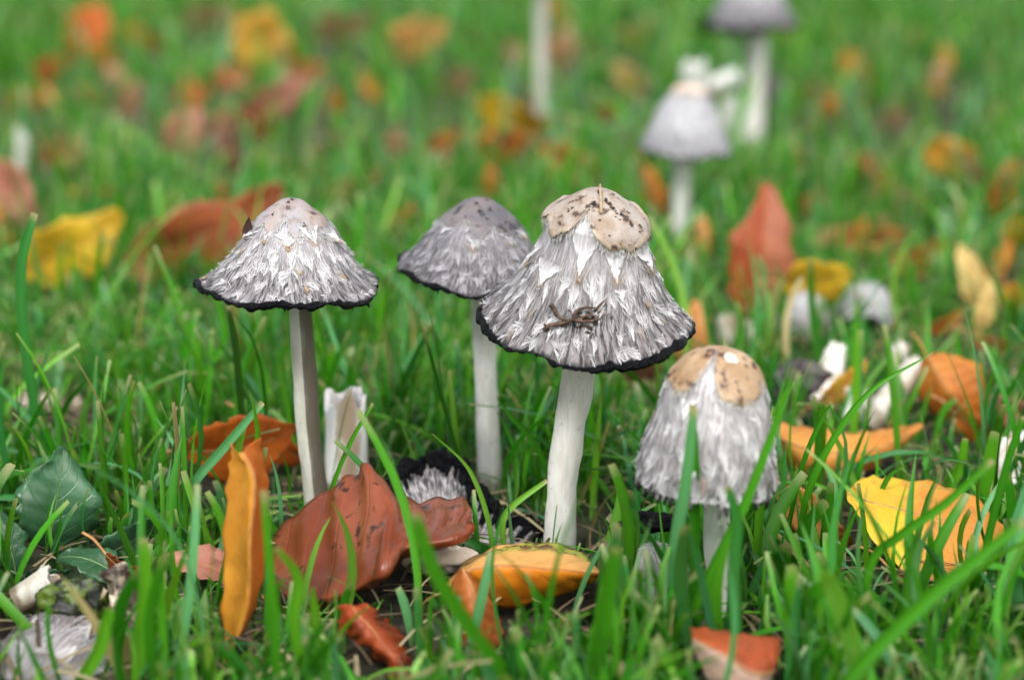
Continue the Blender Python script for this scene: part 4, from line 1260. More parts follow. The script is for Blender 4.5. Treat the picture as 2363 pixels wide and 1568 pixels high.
net_leaf([[(1953, 1130, -1.4), (2000, 1100, -2.2), (2080, 1105, -2.4), (2170, 1118, -2.3), (2250, 1150, -1.9), (2328, 1222, -1.0)],
          [(1953, 1136, -1.0), (2005, 1130, -1.5), (2083, 1145, -1.7), (2170, 1160, -1.6), (2250, 1183, -1.3), (2330, 1226, -.9)],
          [(1954, 1140, -.8), (2010, 1160, -.8), (2085, 1185, -.9), (2170, 1202, -.9), (2250, 1216, -.8), (2332, 1230, -.8)],
          [(1955, 1146, -.6), (2010, 1198, -.2), (2072, 1240, -.1), (2155, 1272, -.1), (2245, 1258, -.2), (2330, 1234, -.6)],
          [(1957, 1152, -.5), (2010, 1232, .3), (2060, 1295, .6), (2140, 1342, .7), (2240, 1300, .4), (2328, 1240, -.4)]],
         gdepth(1330), M_L9, 'broad leaf, bright yellow at one end and orange at the other, behind tall grass', 56, 26, .06, .03, 7, seed=13.)
M_L11 = leaf_mat('leaf_orange_trough', (.68, .31, .06), (.62, .25, .04), (.4, .12, .02), .2, 9, seed=14.4, vein=(1.2, 1.25, 1.2), trans=.2)
net_leaf([[(1783, 972, -.8), (1850, 984, -1.0), (1930, 994, -1.1), (2000, 995, -1.1), (2062, 986, -1.0), (2128, 978, -.6)],
          [(1783, 985, -.2), (1855, 1002, 0), (1935, 1012, 0), (2005, 1010, 0), (2066, 998, 0), (2130, 982, -.3)],
          [(1786, 1005, .1), (1858, 1030, .5), (1938, 1042, .6), (2008, 1036, .5), (2066, 1016, .3), (2126, 988, -.1)],
          [(1790, 1030, 0), (1860, 1064, .5), (1935, 1078, .6), (2000, 1066, .5), (2060, 1038, .3), (2110, 1000, 0)],
          [(1800, 1058, -.3), (1860, 1094, .1), (1930, 1110, .2), (1992, 1094, .1), (2045, 1060, 0), (2085, 1030, -.1)]],
         gdepth(1105), M_L11, 'orange leaf rolled like a trough with its stalk end raised, right of the bell mushroom', 56, 24, .05, .03, 8, seed=15.)
M_L8 = leaf_mat('leaf_red_low', (.44, .09, .025), (.36, .07, .02), (.10, .03, .02), .4, 7, two=(.62, .42, .34), seed=16.4, trans=.15)
net_leaf([[(1800, 1470, -.8), (1780, 1465, -.8), (1740, 1462, -.9), (1690, 1456, -.9), (1640, 1452, -.9), (1592, 1450, -.8)],
          [(1798, 1500, -.2), (1775, 1500, 0), (1735, 1500, .1), (1690, 1490, .2), (1640, 1478, .2), (1596, 1462, -.3)],
          [(1790, 1540, .2), (1765, 1550, .5), (1730, 1545, .7), (1685, 1515, .8), (1640, 1492, .6), (1598, 1472, .0)],
          [(1760, 1600, .2), (1735, 1600, .5), (1705, 1590, .6), (1668, 1560, .6), (1632, 1515, .4), (1600, 1482, 0)],
          [(1720, 1640, 0), (1700, 1640, .1), (1672, 1625, .1), (1645, 1590, .1), (1618, 1540, 0), (1601, 1490, -.1)]],
         gdepth(1640), M_L8, 'red leaf with a pale pinkish half, low in front of the small bell mushroom', 44, 20, .05, .02, 6, seed=17.)

GUARD += [(625, 1085, 1085, 1330, 84, .97), (1030, 1380, 1252, 1395, 84, .93), (515, 618, 1010, 1450, 89, .85), (1045, 1160, 1330, 1480, 86, .88), (790, 960, 1395, 1540, 90, .86),
          (1960, 2325, 1105, 1330, 83, .76), (1785, 2125, 975, 1105, 73, .8), (1595, 1795, 1452, 1568, 93, .7)]

# --- other leaves: px, py, length px, ratio, angle, tilt, palette, label, kwargs
LV = [
    (560, 1060, 270, .75, 12, 35, 'deeporange', 'deep orange leaf lying behind the stained stem and the upright orange leaf', dict(gpy=1140, fold=.2)),
    (470, 1315, 210, .55, 165, 55, 'pink', 'pinkish tan leaf flat in the grass left of the upright orange leaf', dict(gpy=1350)),
    (1880, 1200, 210, .55, -38, 30, 'paleorange', 'pale orange leaf slanting down right behind the small bell mushroom', dict(gpy=1270)),
    (2195, 915, 215, .75, -55, 25, 'orange', 'orange leaf folded to a peak beside the diagonal white stem', dict(gpy=1010, fold=-.5)),
    (2250, 990, 120, .7, -30, 45, 'orange', 'small orange leaf tucked under the peaked orange leaf', dict(gpy=1030)),
    (2335, 950, 140, .6, -15, 35, 'pink', 'red-pink leaf behind the stout white broken stem', dict(gpy=1000)),
    (2285, 870, 120, .5, 25, 50, 'tan', 'tan leaf behind the peaked orange leaf with a dark hole', dict(gpy=905)),
    (1950, 890, 150, .45, 40, 30, 'gold', 'golden leaf wedged between the cream stem base and the diagonal white stem', dict(gpy=970)),
    (1762, 600, 270, .55, 82, 15, 'redbrown', 'red-brown leaf standing upright in the grass right of the tallest mushroom', dict(gpy=740, curl=.6, two=(.34, .07, .02))),
    (1892, 650, 140, .8, 10, 35, 'yellow', 'yellow leaf resting on top of a sunken white cap', dict(gpy=780, lift=2.0)),
    (2243, 640, 150, .42, 105, 20, 'paleyellow', 'pale yellow leaf hanging upright in the grass at right', dict(gpy=740)),
    (2275, 710, 120, .4, 80, 15, 'paleyellow', 'narrow pale yellow leaf just below the hanging pale yellow one', dict(gpy=780)),
    (1598, 765, 150, .7, 75, 20, 'paleorange', 'pale orange leaf peeking out behind the black rim of the tallest mushroom', dict(gpy=860)),
    (1480, 860, 120, .6, 30, 45, 'brown', 'dark brown leaf in the shade under the tallest mushroom cap', dict(gpy=900)),
    (168, 583, 230, .66, 28, 25, 'yellow', 'bright yellow leaf lying in the grass left of the stained-stem mushroom', dict(gpy=680, wave=.2)),
    (465, 560, 370, .36, 26, 25, 'rust', 'long dark red leaf slanting up behind the stained-stem mushroom', dict(gpy=670, along=((.58, .26, .12), .25, .0))),
    (35, 470, 170, .75, -55, 30, 'pink', 'pink-red leaf cut by the edge of view behind the bright yellow leaf', dict(gpy=545)),
    (2, 560, 60, .7, 60, 30, 'orange', 'small orange leaf below the pink-red leaf at the left', dict(gpy=590)),
    (205, 92, 130, .75, 60, 30, 'deeporange', 'deep orange leaf far back in the lawn at left', dict(gpy=150)),
    (245, 130, 70, .6, -30, 40, 'gold', 'golden leaf touching the far deep orange leaf', dict(gpy=160)),
    (612, 105, 165, .85, -35, 30, 'gold', 'large golden-orange leaf far back in the lawn', dict(gpy=185)),
    (960, 100, 130, .7, 25, 35, 'paleorange', 'peach leaf with an orange-red neighbour in the far lawn', dict(gpy=150)),
    (908, 112, 70, .6, 70, 35, 'rust', 'small orange-red leaf next to the far peach leaf', dict(gpy=150)),
    (440, 228, 66, .85, 80, 30, 'deeporange', 'small round orange leaf above the pink leaf', dict(gpy=262)),
    (508, 190, 80, .6, 35, 40, 'paleorange', 'peach-orange leaflet beside the small round orange leaf', dict(gpy=222)),
    (425, 310, 105, .85, 55, 25, 'pink', 'rounded dusty pink leaf in the lawn above the long dark red leaf', dict(gpy=360)),
    (520, 282, 90, .6, 25, 35, 'pink', 'smaller dusty pink leaf right of the rounded pink one', dict(gpy=330)),
    (645, 232, 150, .5, 32, 35, 'pink', 'pink-brown leaf slanting upward in the far lawn', dict(gpy=285)),
    (600, 295, 110, .6, -28, 40, 'rust', 'rust leaf under the slanting pink-brown leaf', dict(gpy=335)),
    (525, 362, 120, .55, -70, 25, 'brown', 'dark chocolate leaf below the smaller pink leaf', dict(gpy=420)),
    (1185, 272, 165, .5, -18, 45, 'yellow', 'yellow leaf at the foot of the tall pale stem', dict(gpy=320)),
    (1155, 345, 125, .65, 25, 40, 'deeporange', 'orange leaf just below the yellow leaf by the tall pale stem', dict(gpy=390)),
    (1322, 392, 150, .6, -25, 40, 'orange', 'orange leaf in the lawn above the crown of the tallest mushroom', dict(gpy=440)),
    (1130, 432, 70, .7, 75, 30, 'deeporange', 'small vivid orange leaf above the dark grey cap', dict(gpy=465)),
    (1505, 448, 105, .55, -65, 35, 'orange', 'orange leaf between the tallest mushroom and the lilac-white mushroom stem', dict(gpy=500)),
    (1612, 575, 110, .6, 70, 30, 'paleorange', 'pale orange leaf at the foot of the lilac-white mushroom', dict(gpy=620)),
    (1975, 165, 80, .65, -50, 35, 'orange', 'single orange leaf in open grass right of the farthest mushroom', dict(gpy=195)),
    (2170, 188, 62, .6, -80, 35, 'tan', 'small tan leaf far right in the open grass', dict(gpy=215)),
    (1455, 192, 95, .65, -40, 45, 'paleyellow', 'pale yellow leaf left of the lilac-white mushroom', dict(gpy=225)),
    (1412, 262, 60, .75, 30, 40, 'deeporange', 'small orange leaf under the pale yellow leaf near the lilac-white mushroom', dict(gpy=290)),
    (2205, 372, 130, .7, -20, 35, 'gold', 'golden tan leaf in the grass at the right', dict(gpy=430)),
    (2325, 440, 140, .6, 65, 25, 'deeporange', 'deep orange leaf at the right beyond the golden tan leaf', dict(gpy=520)),
    (2265, 400, 90, .5, -40, 45, 'tan', 'dull tan leaf between the golden tan and deep orange leaves', dict(gpy=440)),
    (2065, 275, 60, .7, 20, 40, 'tan', 'tiny tan leaf in the open grass at right', dict(gpy=300)),
    (2345, 535, 80, .7, 50, 30, 'yellow', 'yellow leaf low at the right below the deep orange leaf', dict(gpy=580)),
    (2185, 530, 75, .8, 100, 25, 'mint', 'pale green rounded leaf in the right grass', dict(gpy=570)),
    (2030, 555, 120, .6, 10, 40, 'paleorange', 'dusty orange leaf behind the whitish domed cap', dict(gpy=600)),
    (2140, 585, 110, .5, 20, 40, 'orange', 'orange leaf between the domed cap and the hanging yellow leaf', dict(gpy=630)),
    (925, 515, 85, .6, 50, 40, 'paleorange', 'peach leaf between the two grey caps', dict(gpy=550)),
    (815, 430, 170, .3, 22, 45, 'paleyellow', 'narrow pale yellow leaf slanting behind the stained-stem mushroom crown', dict(gpy=470)),
    (518, 448, 75, .6, -35, 35, 'paleorange', 'small peach leaf above the long dark red leaf', dict(gpy=480)),
    (130, 385, 95, .5, -45, 40, 'rust', 'rusty leaf beside the slim pale stub', dict(gpy=430)),
    (60, 232, 90, .6, 20, 40, 'gold', 'golden leaf in the far grass at the left edge', dict(gpy=265)),
    (1290, 45, 85, .6, -50, 45, 'gold', 'olive gold leaf right of the tall pale stem near its top', dict(gpy=75)),
    (1298, 120, 90, .7, 70, 40, 'tan', 'beige leaf touching the tall pale stem', dict(gpy=160)),
    (1200, 125, 70, .7, -30, 40, 'tan', 'beige leaflet left of the tall pale stem', dict(gpy=155)),
    (910, 330, 75, .7, 60, 40, 'tan', 'faded tan leaf in the grass above the gap of the two grey caps', dict(gpy=370)),
    (775, 240, 60, .7, -60, 40, 'deeporange', 'small orange leaf right of the slanting pink-brown leaf', dict(gpy=270)),
    (785, 70, 150, .5, 15, 45, 'tan', 'tan leaf far back between golden and peach leaves', dict(gpy=110)),
    (480, 40, 130, .5, 10, 45, 'tan', 'faded brown leaf far back above the golden leaf', dict(gpy=75)),
    (1480, 85, 70, .6, 40, 45, 'tan', 'faded tan leaf far back left of the farthest mushroom', dict(gpy=115)),
    (1890, 205, 70, .7, 15, 45, 'paleyellow', 'straw-yellow leaf right of the farthest mushroom foot', dict(gpy=235)),
    (1600, 240, 75, .6, 60, 40, 'brown', 'brown leaf behind the lilac-white mushroom', dict(gpy=330)),
    (2345, 1310, 70, .8, 60, 35, 'paleorange', 'peach leaf at the right below the yellow-orange leaf', dict(gpy=1345)),
    (2110, 1345, 130, .4, -20, 50, 'tan', 'brown-grey leaf edge under the yellow and orange leaf', dict(gpy=1370)),
    (300, 1320, 140, .55, -25, 45, 'rust', 'brown-orange leaf behind the decayed brown stub', dict(gpy=1370)),
    (1620, 1350, 90, .5, 30, 50, 'tan', 'tan scrap of leaf behind the small bell mushroom stem', dict(gpy=1380)),
    (1955, 548, 105, .6, 35, 35, 'deeporange', 'rust orange leaf in the grass left of the dusty orange leaf', dict(gpy=590)),
    (2095, 618, 95, .5, -20, 40, 'paleorange', 'peach leaf right behind the whitish domed cap', dict(gpy=655)),
    (2310, 612, 100, .55, 60, 30, 'orange', 'orange leaf above the narrow pale yellow leaf', dict(gpy=650)),
    (2120, 470, 85, .6, -35, 40, 'tan', 'tan leaf in open grass left of the golden tan leaf', dict(gpy=505)),
    (1870, 470, 80, .6, 20, 40, 'orange', 'orange leaf right of the upright red-brown leaf tip', dict(gpy=505)),
    (2350, 700, 90, .6, -50, 35, 'gold', 'gold leaf at the right below the yellow leaf', dict(gpy=740)),
    (2185, 745, 100, .5, 25, 40, 'orange', 'orange leaf in grass above the peaked orange leaf', dict(gpy=790)),
    (2300, 800, 110, .5, -15, 45, 'paleorange', 'peach leaf above the tan leaf with a dark hole', dict(gpy=840)),
    (2010, 415, 70, .6, 50, 40, 'tan', 'small tan leaf between the farthest mushroom and the golden tan leaf', dict(gpy=445)),
    (330, 85, 90, .6, -25, 40, 'gold', 'gold leaf between the deep orange and large golden leaves far back', dict(gpy=120)),
    (115, 165, 80, .6, 40, 40, 'deeporange', 'orange leaf far left below the deep orange leaf', dict(gpy=200)),
    (705, 165, 85, .6, 15, 40, 'paleorange', 'peach leaf just below the large golden-orange leaf', dict(gpy=200)),
    (860, 205, 75, .6, -45, 40, 'gold', 'gold leaf in the lawn below the far peach leaf', dict(gpy=240)),
    (1060, 190, 85, .6, 30, 40, 'tan', 'tan leaf left of the yellow leaf by the tall pale stem', dict(gpy=225)),
    (300, 235, 80, .55, 60, 40, 'tan', 'tan leaf left of the small round orange leaf', dict(gpy=270)),
    (700, 395, 90, .5, -15, 45, 'gold', 'gold leaf left of the narrow pale yellow leaf', dict(gpy=430)),
    (1020, 330, 80, .55, 35, 40, 'orange', 'orange leaf left of the pair by the tall pale stem', dict(gpy=365)),
    (640, 1030, 190, .6, -30, 40, 'deeporange', 'bright orange leaf right behind the stained stem foot', dict(gpy=1100)),
]
for (x, y, L, ra, an, ti, pal, lb, kw) in LV:
    L = L * 1.18 if y < 720 else L
    leaf(x, y, L, ra, an, ti, pal, lb, group='fallen autumn leaves in the lawn', **kw)
    dd = kw.get('gpy', y + L * .22)
    _, _, ss = project(gnd(x, dd))
    GUARD.append((x - L * .42, x + L * .42, y - L * .34, y + L * .26, ss + 1, .74))

# --- small faded scraps strewn over the far lawn, alike but for their place
fs = np.random.default_rng(77)
protos = []
SCRAP = ['faded tan', 'peach', 'faded tan', 'orange', 'golden', 'rust-red', 'faded tan', 'dusty pink']
for i in range(84):
    x, y = fs.uniform(-60, 2420), 30 + 560 * fs.random() ** 1.3
    if any(g_[0] - 12 < x < g_[1] + 12 and g_[2] - 12 < y < g_[3] + 12 and g_[5] > .9 for g_ in GUARD):
        continue
    if len(protos) < 8:
        pal = ['tan', 'paleorange', 'tan', 'orange', 'gold', 'rust', 'tan', 'pink'][len(protos)]
        p = leaf(x, y, fs.uniform(42, 66), fs.uniform(.5, .8), fs.uniform(0, 180), fs.uniform(25, 55), pal, 'small %s leaf scrap strewn in the far lawn' % SCRAP[len(protos)],
                 gpy=y + 22, group='faded leaf scraps in the far lawn', nm='leaf_scrap', nu=12, nv=7)
        protos.append(p)
    else:
        src = protos[fs.integers(0, len(protos))]
        c_ = src.copy()
        COL.objects.link(c_)
        g_ = gnd(x, y + 22)
        c_.location = (g_[0] * CM, g_[1] * CM, src.location.z + fs.uniform(0, .008))
        c_.rotation_euler = (fs.normal() * .2, fs.normal() * .2, fs.uniform(-.8, .8))
        sc_ = fs.uniform(.7, 1.2)
        c_.scale = (sc_, sc_, sc_)
        for ch in src.children:
            d_ = ch.copy()
            COL.objects.link(d_)
            d_.parent = c_

# ------------------------------------------------------------------ broadleaf weed at the left
wd = thing('broadleaf_weed', gnd(170, 1330), 'broad blue-green weed leaves low at left behind the lying shaggy cap', 'weed')
M_W = leaf_mat('weed_leaf', (.028, .095, .036), (.05, .15, .07), (.02, .06, .02), .4, 5, seed=20., vein=(1.5, 1.35, 1.4), trans=.15, rough=.3)
for (x, y, L, ra, an, ti, gp) in [(132, 1165, 250, .80, 80, 20, 1290), (300, 1265, 190, .62, 28, 45, 1320), (215, 1320, 170, .6, 160, 50, 1350), (25, 1290, 160, .55, 105, 30, 1340), (110, 1345, 110, .6, 10, 45, 1365)]:
    leaf(x, y, L, ra, an, ti, 'green', '', gpy=gp, mat=M_W, root=wd, fold=.2, bend=.35, wave=.3, lift=.6, stalk=True)
GUARD.append((40, 240, 1060, 1290, 80, .85))


# ------------------------------------------------------------------ single tall blades
def blade_mesh(c, width, side, fold=.25):
    """c (n,3) spine, width (n,), side (n,3)"""
    tg = np.gradient(c, axis=0); tg /= np.linalg.norm(tg, axis=1, keepdims=True)
    sdv = side - tg * (side * tg).sum(1, keepdims=True)
    sdv /= np.linalg.norm(sdv, axis=1, keepdims=True) + 1e-9
    N_ = np.cross(sdv, tg)
    cols = []
    for f in (-1, -.5, 0, .5, 1):
        cols.append(c + sdv * (width * .5 * f)[:, None] + N_ * (abs(f) * width * fold)[:, None])
    return np.stack(cols, 1)


GT = [(.031, .172, .007), (.052, .235, .010), (.037, .188, .036), (.088, .285, .013), (.135, .335, .038), (.082, .270, .100)]
GTB = GT + [(.016, .060, .005)]
BL = [  # picture path, ground row of the foot, width px, tint, reach (cm towards camera at the tip), label
    ([(120, 1135), (90, 980), (68, 840), (52, 700), (55, 590), (82, 492)], 1140, 26, 2, .6, 'tall blunt grass blade curving up alone at the left with a clipped tip'),
    ([(572, 1120), (560, 960), (545, 800), (528, 706)], 1130, 17, 6, 0., 'straight dark grass stalk under the left brim of the stained-stem mushroom'),
    ([(612, 1120), (614, 940), (590, 800), (533, 712)], 1130, 8, 6, 0., 'thread-thin grass stalk arching under the stained-stem mushroom brim'),
    ([(490, 1560), (440, 1320), (360, 1180), (200, 1070), (95, 1060), (60, 1110)], 1600, 10, 5, .5, 'long thin grass blade arching over the broad weed leaves'),
    ([(390, 1260), (440, 1130), (520, 1030), (607, 928)], 1270, 20, 5, .4, 'pale bluish grass blade leaning right to the tip of the upright orange leaf'),
    ([(1475, 800), (1420, 1260), (1400, 1380), (1380, 1540)][::-1][:3], 1650, 40, 1, 2.0, 'wide soft grass blade standing right of the tallest stem foot'),
    ([(1540, 1440), (1560, 1250), (1585, 1100), (1602, 940)], 1500, 27, 5, .5, 'pale grass blade standing across the left of the small bell mushroom'),
    ([(1600, 1440), (1604, 1300), (1604, 1080), (1597, 932)], 1480, 22, 0, .4, 'green grass blade crossing the middle of the small bell mushroom, clipped brown tip'),
    ([(1560, 1480), (1640, 1320), (1720, 1160), (1800, 950), (1832, 850)], 1500, 24, 1, .6, 'long grass blade sweeping up right across the small bell mushroom'),
    ([(1600, 1420), (1690, 1220), (1740, 1120), (1790, 1010)], 1450, 18, 5, .3, 'thin bluish grass blade beside the long sweeping blade on the bell mushroom'),
    ([(1745, 1350), (1752, 1200), (1770, 1080), (1785, 1022)], 1370, 20, 3, .2, 'short bright blade at the right hem of the small bell mushroom'),
    ([(1840, 1300), (1870, 1120), (1990, 920), (2155, 812)], 1320, 17, 1, .5, 'long grass blade bending right over the orange trough leaf'),
    ([(1800, 1290), (1850, 1080), (1900, 960), (1920, 930)], 1310, 12, 0, .3, 'short partner blade of the long bending blade by the trough leaf'),
    ([(2010, 1300), (2080, 1230), (2180, 1160), (2290, 1060)], 1500, 22, 1, 1.0, 'straight grass blade leaning right in front of the yellow and orange leaf'),
    ([(2240, 1400), (2290, 1200), (2330, 1050), (2362, 960)], 1420, 18, 0, .3, 'tall dark blade at the right by the stout white stem'),
    ([(1700, 1440), (1695, 1300), (1702, 1200), (1680, 1120)], 1560, 26, 2, .6, 'pale grass blade in front of the small bell mushroom stem'),
    ([(1985, 1568), (1950, 1420), (1915, 1330), (1905, 1315)], 1680, 42, 4, 1.0, 'wide pale blunt blade out in front of the yellow and orange leaf'),
    ([(2363, 1200), (2250, 1290), (2120, 1400), (1960, 1568)][::-1], 1720, 34, 1, .6, 'wide grass blade rising to the right in the near corner'),
    ([(860, 1330), (700, 1310), (740, 1200), (800, 1040), (860, 930)][2:], 1280, 10, 1, .6, 'light grass blade leaning right past the torn hollow stem'),
    ([(1140, 1290), (1128, 1200), (1082, 1080), (998, 1000)], 1310, 13, 4, .5, 'curved light blade arching left over the collapsed inky cap'),
    ([(1175, 1300), (1160, 1220), (1180, 1170), (1262, 1108)], 1310, 14, 4, .2, 'bent light blade hooking right in front of the tallest stem'),
    ([(1300, 1180), (1240, 1030), (1180, 960), (1145, 915)], 1190, 14, 0, .3, 'dark arched blade between the second and the tallest stem'),
    ([(640, 1560), (635, 1440), (628, 1350), (610, 1130)], 1620, 24, 1, .6, 'green blade standing just right of the upright orange leaf'),
    ([(705, 1560), (680, 1430), (690, 1330), (640, 1260)], 1640, 26, 3, .8, 'bright blade crossing the left corner of the big red-brown leaf'),
    ([(1180, 1568), (1080, 1430), (1000, 1300), (960, 1180)], 1690, 40, 1, 1.4, 'wide blurred blade leaning left across the big red-brown leaf'),
    ([(1240, 1568), (1265, 1400), (1290, 1280), (1345, 1120)], 1650, 16, 0, .8, 'slim dark blade rising in front of the arched orange leaf'),
    ([(470, 990), (462, 880), (456, 800), (455, 752)], 1000, 14, 3, .1, 'short clipped blade left of the straight dark stalk'),
    ([(420, 1000), (470, 870), (520, 770), (640, 690)][:3] + [(482, 642)], 1000, 14, 1, .3, 'leaning blade pointing to the stained-stem mushroom brim'),
    ([(2150, 1180), (2210, 1090), (2228, 1010)], 1190, 20, 3, .2, 'short upright blade at the end of the orange trough leaf'),
    ([(2000, 1240), (2035, 1130), (2060, 1090), (2078, 1080)], 1250, 12, 0, .2, 'thin blade with tilted tip in front of the yellow end of the leaf'),
    ([(320, 1560), (330, 1450), (340, 1350), (335, 1240)], 1600, 34, 3, .6, 'wide bright blade in the near grass beside the decayed stub'),
    ([(190, 1568), (230, 1500), (250, 1430), (255, 1400)], 1600, 30, 3, .4, 'stubby clipped blade in front of the lying shaggy cap'),
]
for (pth, gpy, wpx, ti, reach, lb) in BL:
    d0 = gdepth(min(gpy, 1600)) if gpy > 1600 else gdepth(gpy)
    n = len(pth)
    foot = gnd(pth[0][0], gpy)
    yb = foot[1]
    c3 = []
    for i, (x, y) in enumerate(pth):
        f = i / (n - 1)
        c3.append(at_y(x, y, yb - reach * f))
    if c3[0][2] > .3:
        c3 = [np.array([c3[0][0] + (c3[0][0] - c3[1][0]) * .3, yb, -.1])] + c3
    c3[0][2] = min(c3[0][2], -.05) if c3[0][2] < .3 else c3[0][2]
    c = spline(c3, 26)
    _, _, s = project(c3[-1])
    k = np.linspace(0, 1, 26)
    wdt = wpx / s * (.85 + .3 * np.sin(k * 2.4)) * (1 - .35 * k ** 4)
    if 'thin' in lb or 'long' in lb or 'arch' in lb or 'sweep' in lb:
        wdt = wdt * (1 - k ** 3 * .85)
    sdv = np.repeat(np.array([[1.0, -.25, 0.0]]), 26, 0)
    V = blade_mesh(c, wdt, sdv)
    t0 = np.array(GTB[ti])
    Cc = t0[None, None] * (0.9 + .25 * k[:, None, None]) * np.ones((1, 5, 1))
    Cc = Cc * np.array([.92, 1.0, 1.12, 1.0, .92])[None, :, None]
    tipm = np.clip((k - .955) / .045, 0, 1)[:, None, None]
    Cc = Cc * (1 - tipm) + np.array([.42, .36, .20]) * tipm
    uvb = np.stack(np.meshgrid(k * 3, np.linspace(0, 1, 5), indexing='ij'), -1).reshape(-1, 2)
    put('grass_blade', V, grid_quads(26, 5), M_GRASS, uv=uvb, col=Cc.reshape(-1, 3), label=lb, cat='grass blade', group='single grass blades standing out of the lawn', origin=c[0])

# ------------------------------------------------------------------ lawn
kd_pts = np.concatenate(AVOID)
kd = kdtree.KDTree(len(kd_pts))
for i, p in enumerate(kd_pts):
    kd.insert(p, i)
kd.balance()
lo_b, hi_b = kd_pts.min(0) - .5, kd_pts.max(0) + .5


def lawn(n, d0, d1, hmean, hsd, wmean, K, across, seed, power=1.0, spread=.42, margin=8, clear=True, dens_thr=-.3, dryp=.028, ymin=None):
    r = np.random.default_rng(seed)
    u = r.random(n)
    yy = (d0 ** (power + 1) + u * (d1 ** (power + 1) - d0 ** (power + 1))) ** (1 / (power + 1))
    xx = (r.random(n) * 2 - 1) * (yy * spread + margin)
    cl = vnoise(np.stack([xx * .33, yy * .33, xx * 0 + 5], -1)) + .6 * vnoise(np.stack([xx * .9, yy * .9, xx * 0 + 9], -1))
    keep = cl + r.normal(size=n) * .35 > dens_thr
    xx, yy, cl = xx[keep], yy[keep], cl[keep]
    n = len(xx)
    h = np.clip(r.normal(hmean, hsd, n) * (1 + .22 * cl), .9, hmean * 2.0)
    # tillers: blades share a foot and fan out
    az = r.random(n) * 2 * math.pi
    lean = np.abs(r.normal(.30, .24, n))
    flop = r.random(n) < .16
    lean = np.where(flop, lean + .7, lean)
    droop = np.where(flop, r.uniform(.3, .8, n), np.abs(r.normal(.08, .12, n)))
    k = np.linspace(0, 1, K)[None]
    hx = lean[:, None] * h[:, None] * (k * .55 + .45 * k ** 2.2)
    zz = h[:, None] * (k - droop[:, None] * k ** 2.5 * .9) * np.sqrt(np.maximum(.12, 1 - .5 * np.minimum(1.2, lean[:, None]) ** 2))
    wig = r.normal(0, .10, (n, 1)) * h[:, None] * np.sin(k * 3.0)
    ca, sa = np.cos(az)[:, None], np.sin(az)[:, None]
    C = np.stack([xx[:, None] + ca * hx - sa * wig, yy[:, None] + sa * hx + ca * wig, zz - .25], -1)
    keepm = np.ones(n, bool)
    if clear:
        px, py, s = project(C.reshape(-1, 3))
        px, py, s = px.reshape(n, K), py.reshape(n, K), s.reshape(n, K)
        rd = r.random(n)
        if ymin is not None:
            keepm &= py.min(1) > ymin + 160 * r.random(n)
        for (x0, x1, y0, y1, sg, pr) in GUARD:
            hit = ((px > x0) & (px < x1) & (py > y0) & (py < y1) & (s > sg - 1.0))[:, 1:].any(1)
            keepm &= ~(hit & (rd < pr))
        idx = np.where(keepm)[0]
        for i in idx:
            for j in range(1, 2 * K - 1):
                p = (C[i, j // 2] + C[i, (j + 1) // 2]) * .5
                if p[0] < lo_b[0] or p[0] > hi_b[0] or p[1] < lo_b[1] or p[1] > hi_b[1]:
                    continue
                if kd.find(p)[2] < .32:
                    keepm[i] = False
                    break
    C, h, az = C[keepm], h[keepm], az[keepm]
    lean = lean[keepm]
    n = len(C)
    wd_ = np.clip(r.normal(wmean, wmean * .35, n), wmean * .35, wmean * 2.1)
    blunt = r.random(n) < .45
    kk = k ** 1.0
    wprof = np.where(blunt[:, None], (.75 + .4 * np.sin(kk * 2.6)) * (1 - .25 * kk ** 4), (.75 + .45 * np.sin(kk * 2.4)) * (1 - kk ** 2.2) + .03)
    W = wd_[:, None] * wprof
    tg = np.gradient(C, axis=1)
    tg /= np.linalg.norm(tg, axis=-1, keepdims=True) + 1e-9
    tw = az + math.pi / 2 + r.normal(0, .7, n)
    sdv = np.stack([np.cos(tw), np.sin(tw), tw * 0], -1)[:, None] * np.ones((1, K, 1))
    sdv = sdv - tg * (sdv * tg).sum(-1, keepdims=True)
    sdv /= np.linalg.norm(sdv, axis=-1, keepdims=True) + 1e-9
    N_ = np.cross(sdv, tg)
    fs = [-1, 0, 1] if across == 3 else [-1, 1]
    V = np.stack([C + sdv * (W * .5 * f)[..., None] + N_ * (abs(f) * W * .22)[..., None] for f in fs], 2)
    q = grid_quads(K, across)
    Q = (np.arange(n)[:, None, None] * (K * across) + q[None]).reshape(-1, 4)
    pal = np.array(GT)[r.choice(len(GT), n, p=[.28, .26, .17, .12, .07, .10])]
    pal = pal * r.uniform(.6, 1.35, (n, 1)) * (1 + .12 * r.normal(size=(n, 3)) * np.array([1, .4, .8]))
    dry = r.random(n) < dryp
    pal[dry] = np.array([.34, .28, .13]) * r.uniform(.6, 1.2, (dry.sum(), 1))
    COLR = pal[:, None, None] * (np.ones((1, K, across, 1)))
    root_w = np.clip(1 - k * 4, 0, 1)[..., None, None] * .6
    COLR = COLR * (1 - root_w) + np.array([.16, .20, .08]) * root_w
    tipm = (np.clip((k - .93) / .07, 0, 1) * (blunt[:, None] * .5 + .1))[..., None, None]
    COLR = COLR * (1 - tipm) + np.array([.40, .36, .20]) * tipm
    if across == 3:
        COLR = COLR * np.array([.93, 1.12, .93])[None, None, :, None]
    uu = np.broadcast_to(k[..., None] * 3, (n, K, across)) + r.random((n, 1, 1)) * 20
    vv = np.broadcast_to(np.linspace(0, 1, across)[None, None], (n, K, across)) + r.random((n, 1, 1)) * 20
    return V.reshape(-1, 3), Q, np.stack([uu, vv], -1).reshape(-1, 2), np.clip(COLR, .004, .8).reshape(-1, 3)


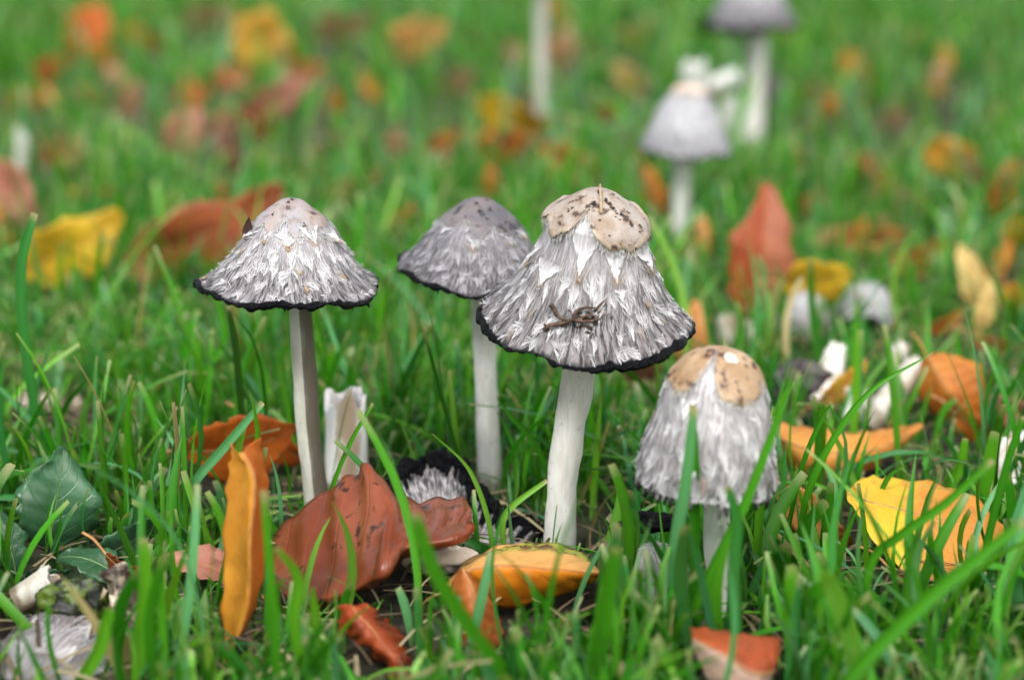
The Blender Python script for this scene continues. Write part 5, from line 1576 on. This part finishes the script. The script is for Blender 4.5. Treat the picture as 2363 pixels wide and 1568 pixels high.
def lawn_obj(name, args, label, mat=M_GRASS):
    V, Q, uv, colr = lawn(**args)
    put(name, V, Q, mat, origin=(0, 60, 0), uv=uv, col=colr, kind='stuff', label=label, cat='grass')


# foot line: nothing closer than the near edge of the picture's ground
lawn_obj('grass', dict(n=23000, d0=38, d1=95, hmean=3.5, hsd=1.3, wmean=.18, K=8, across=3, seed=1, dens_thr=-.2), 'green lawn grass around the mushrooms')
lawn_obj('grass', dict(n=1900, d0=39, d1=58, hmean=5.0, hsd=1.2, wmean=.30, K=10, across=3, seed=4, dens_thr=-.2, dryp=0., ymin=900), 'tall wide grass blades in front of the mushrooms')
lawn_obj('grass', dict(n=2600, d0=38, d1=48, hmean=3.2, hsd=1.0, wmean=.28, K=8, across=3, seed=6, dens_thr=-.6, dryp=.02), 'near edge of the lawn with wide soft blades')
lawn_obj('grass', dict(n=5500, d0=16, d1=39, hmean=1.9, hsd=.5, wmean=.2, K=6, across=3, seed=8, margin=14, dens_thr=-.8, dryp=.02), 'short grass on the near side of the mushrooms')
lawn_obj('grass', dict(n=32000, d0=36, d1=100, hmean=2.0, hsd=.7, wmean=.13, K=5, across=3, seed=2, dens_thr=-.8), 'short undergrowth of fine grass between the taller blades')
lawn_obj('grass', dict(n=62000, d0=93, d1=330, hmean=3.7, hsd=1.3, wmean=.26, K=5, across=2, seed=3, margin=25, dens_thr=-.5, dryp=.006), 'green lawn stretching away behind the mushrooms')


def thatch(n, seed):
    r = np.random.default_rng(seed)
    yy = 38 + 90 * r.random(n) ** .8
    xx = (r.random(n) * 2 - 1) * (yy * .42 + 6)
    L = r.uniform(.8, 3.0, n)
    az = r.random(n) * 6.283
    k = np.linspace(0, 1, 4)[None]
    C = np.stack([xx[:, None] + np.cos(az)[:, None] * L[:, None] * k, yy[:, None] + np.sin(az)[:, None] * L[:, None] * k,
                  .12 + r.random((n, 1)) * .35 + r.normal(0, .3, (n, 1)) * (k - .5) + .15 * np.sin(k * 3.1)], -1)
    sdv = np.stack([-np.sin(az), np.cos(az), az * 0], -1)[:, None]
    W = (r.uniform(.05, .16, n)[:, None] * (1 - .4 * k))[..., None]
    V = np.stack([C - sdv * W / 2, C + sdv * W / 2], 2)
    Q = (np.arange(n)[:, None, None] * 8 + grid_quads(4, 2)[None]).reshape(-1, 4)
    base = np.array([(.20, .15, .08), (.12, .08, .04), (.30, .25, .14), (.07, .045, .025)])[r.choice(4, n)] * r.uniform(.6, 1.2, (n, 1))
    col_ = np.repeat(base, 8, 0)
    put('dry_thatch', V, Q, M_STRAW, origin=(0, 60, 0), col=col_, kind='stuff', label='dry straw and dead blades on the soil under the grass', cat='thatch')


thatch(7000, 5)
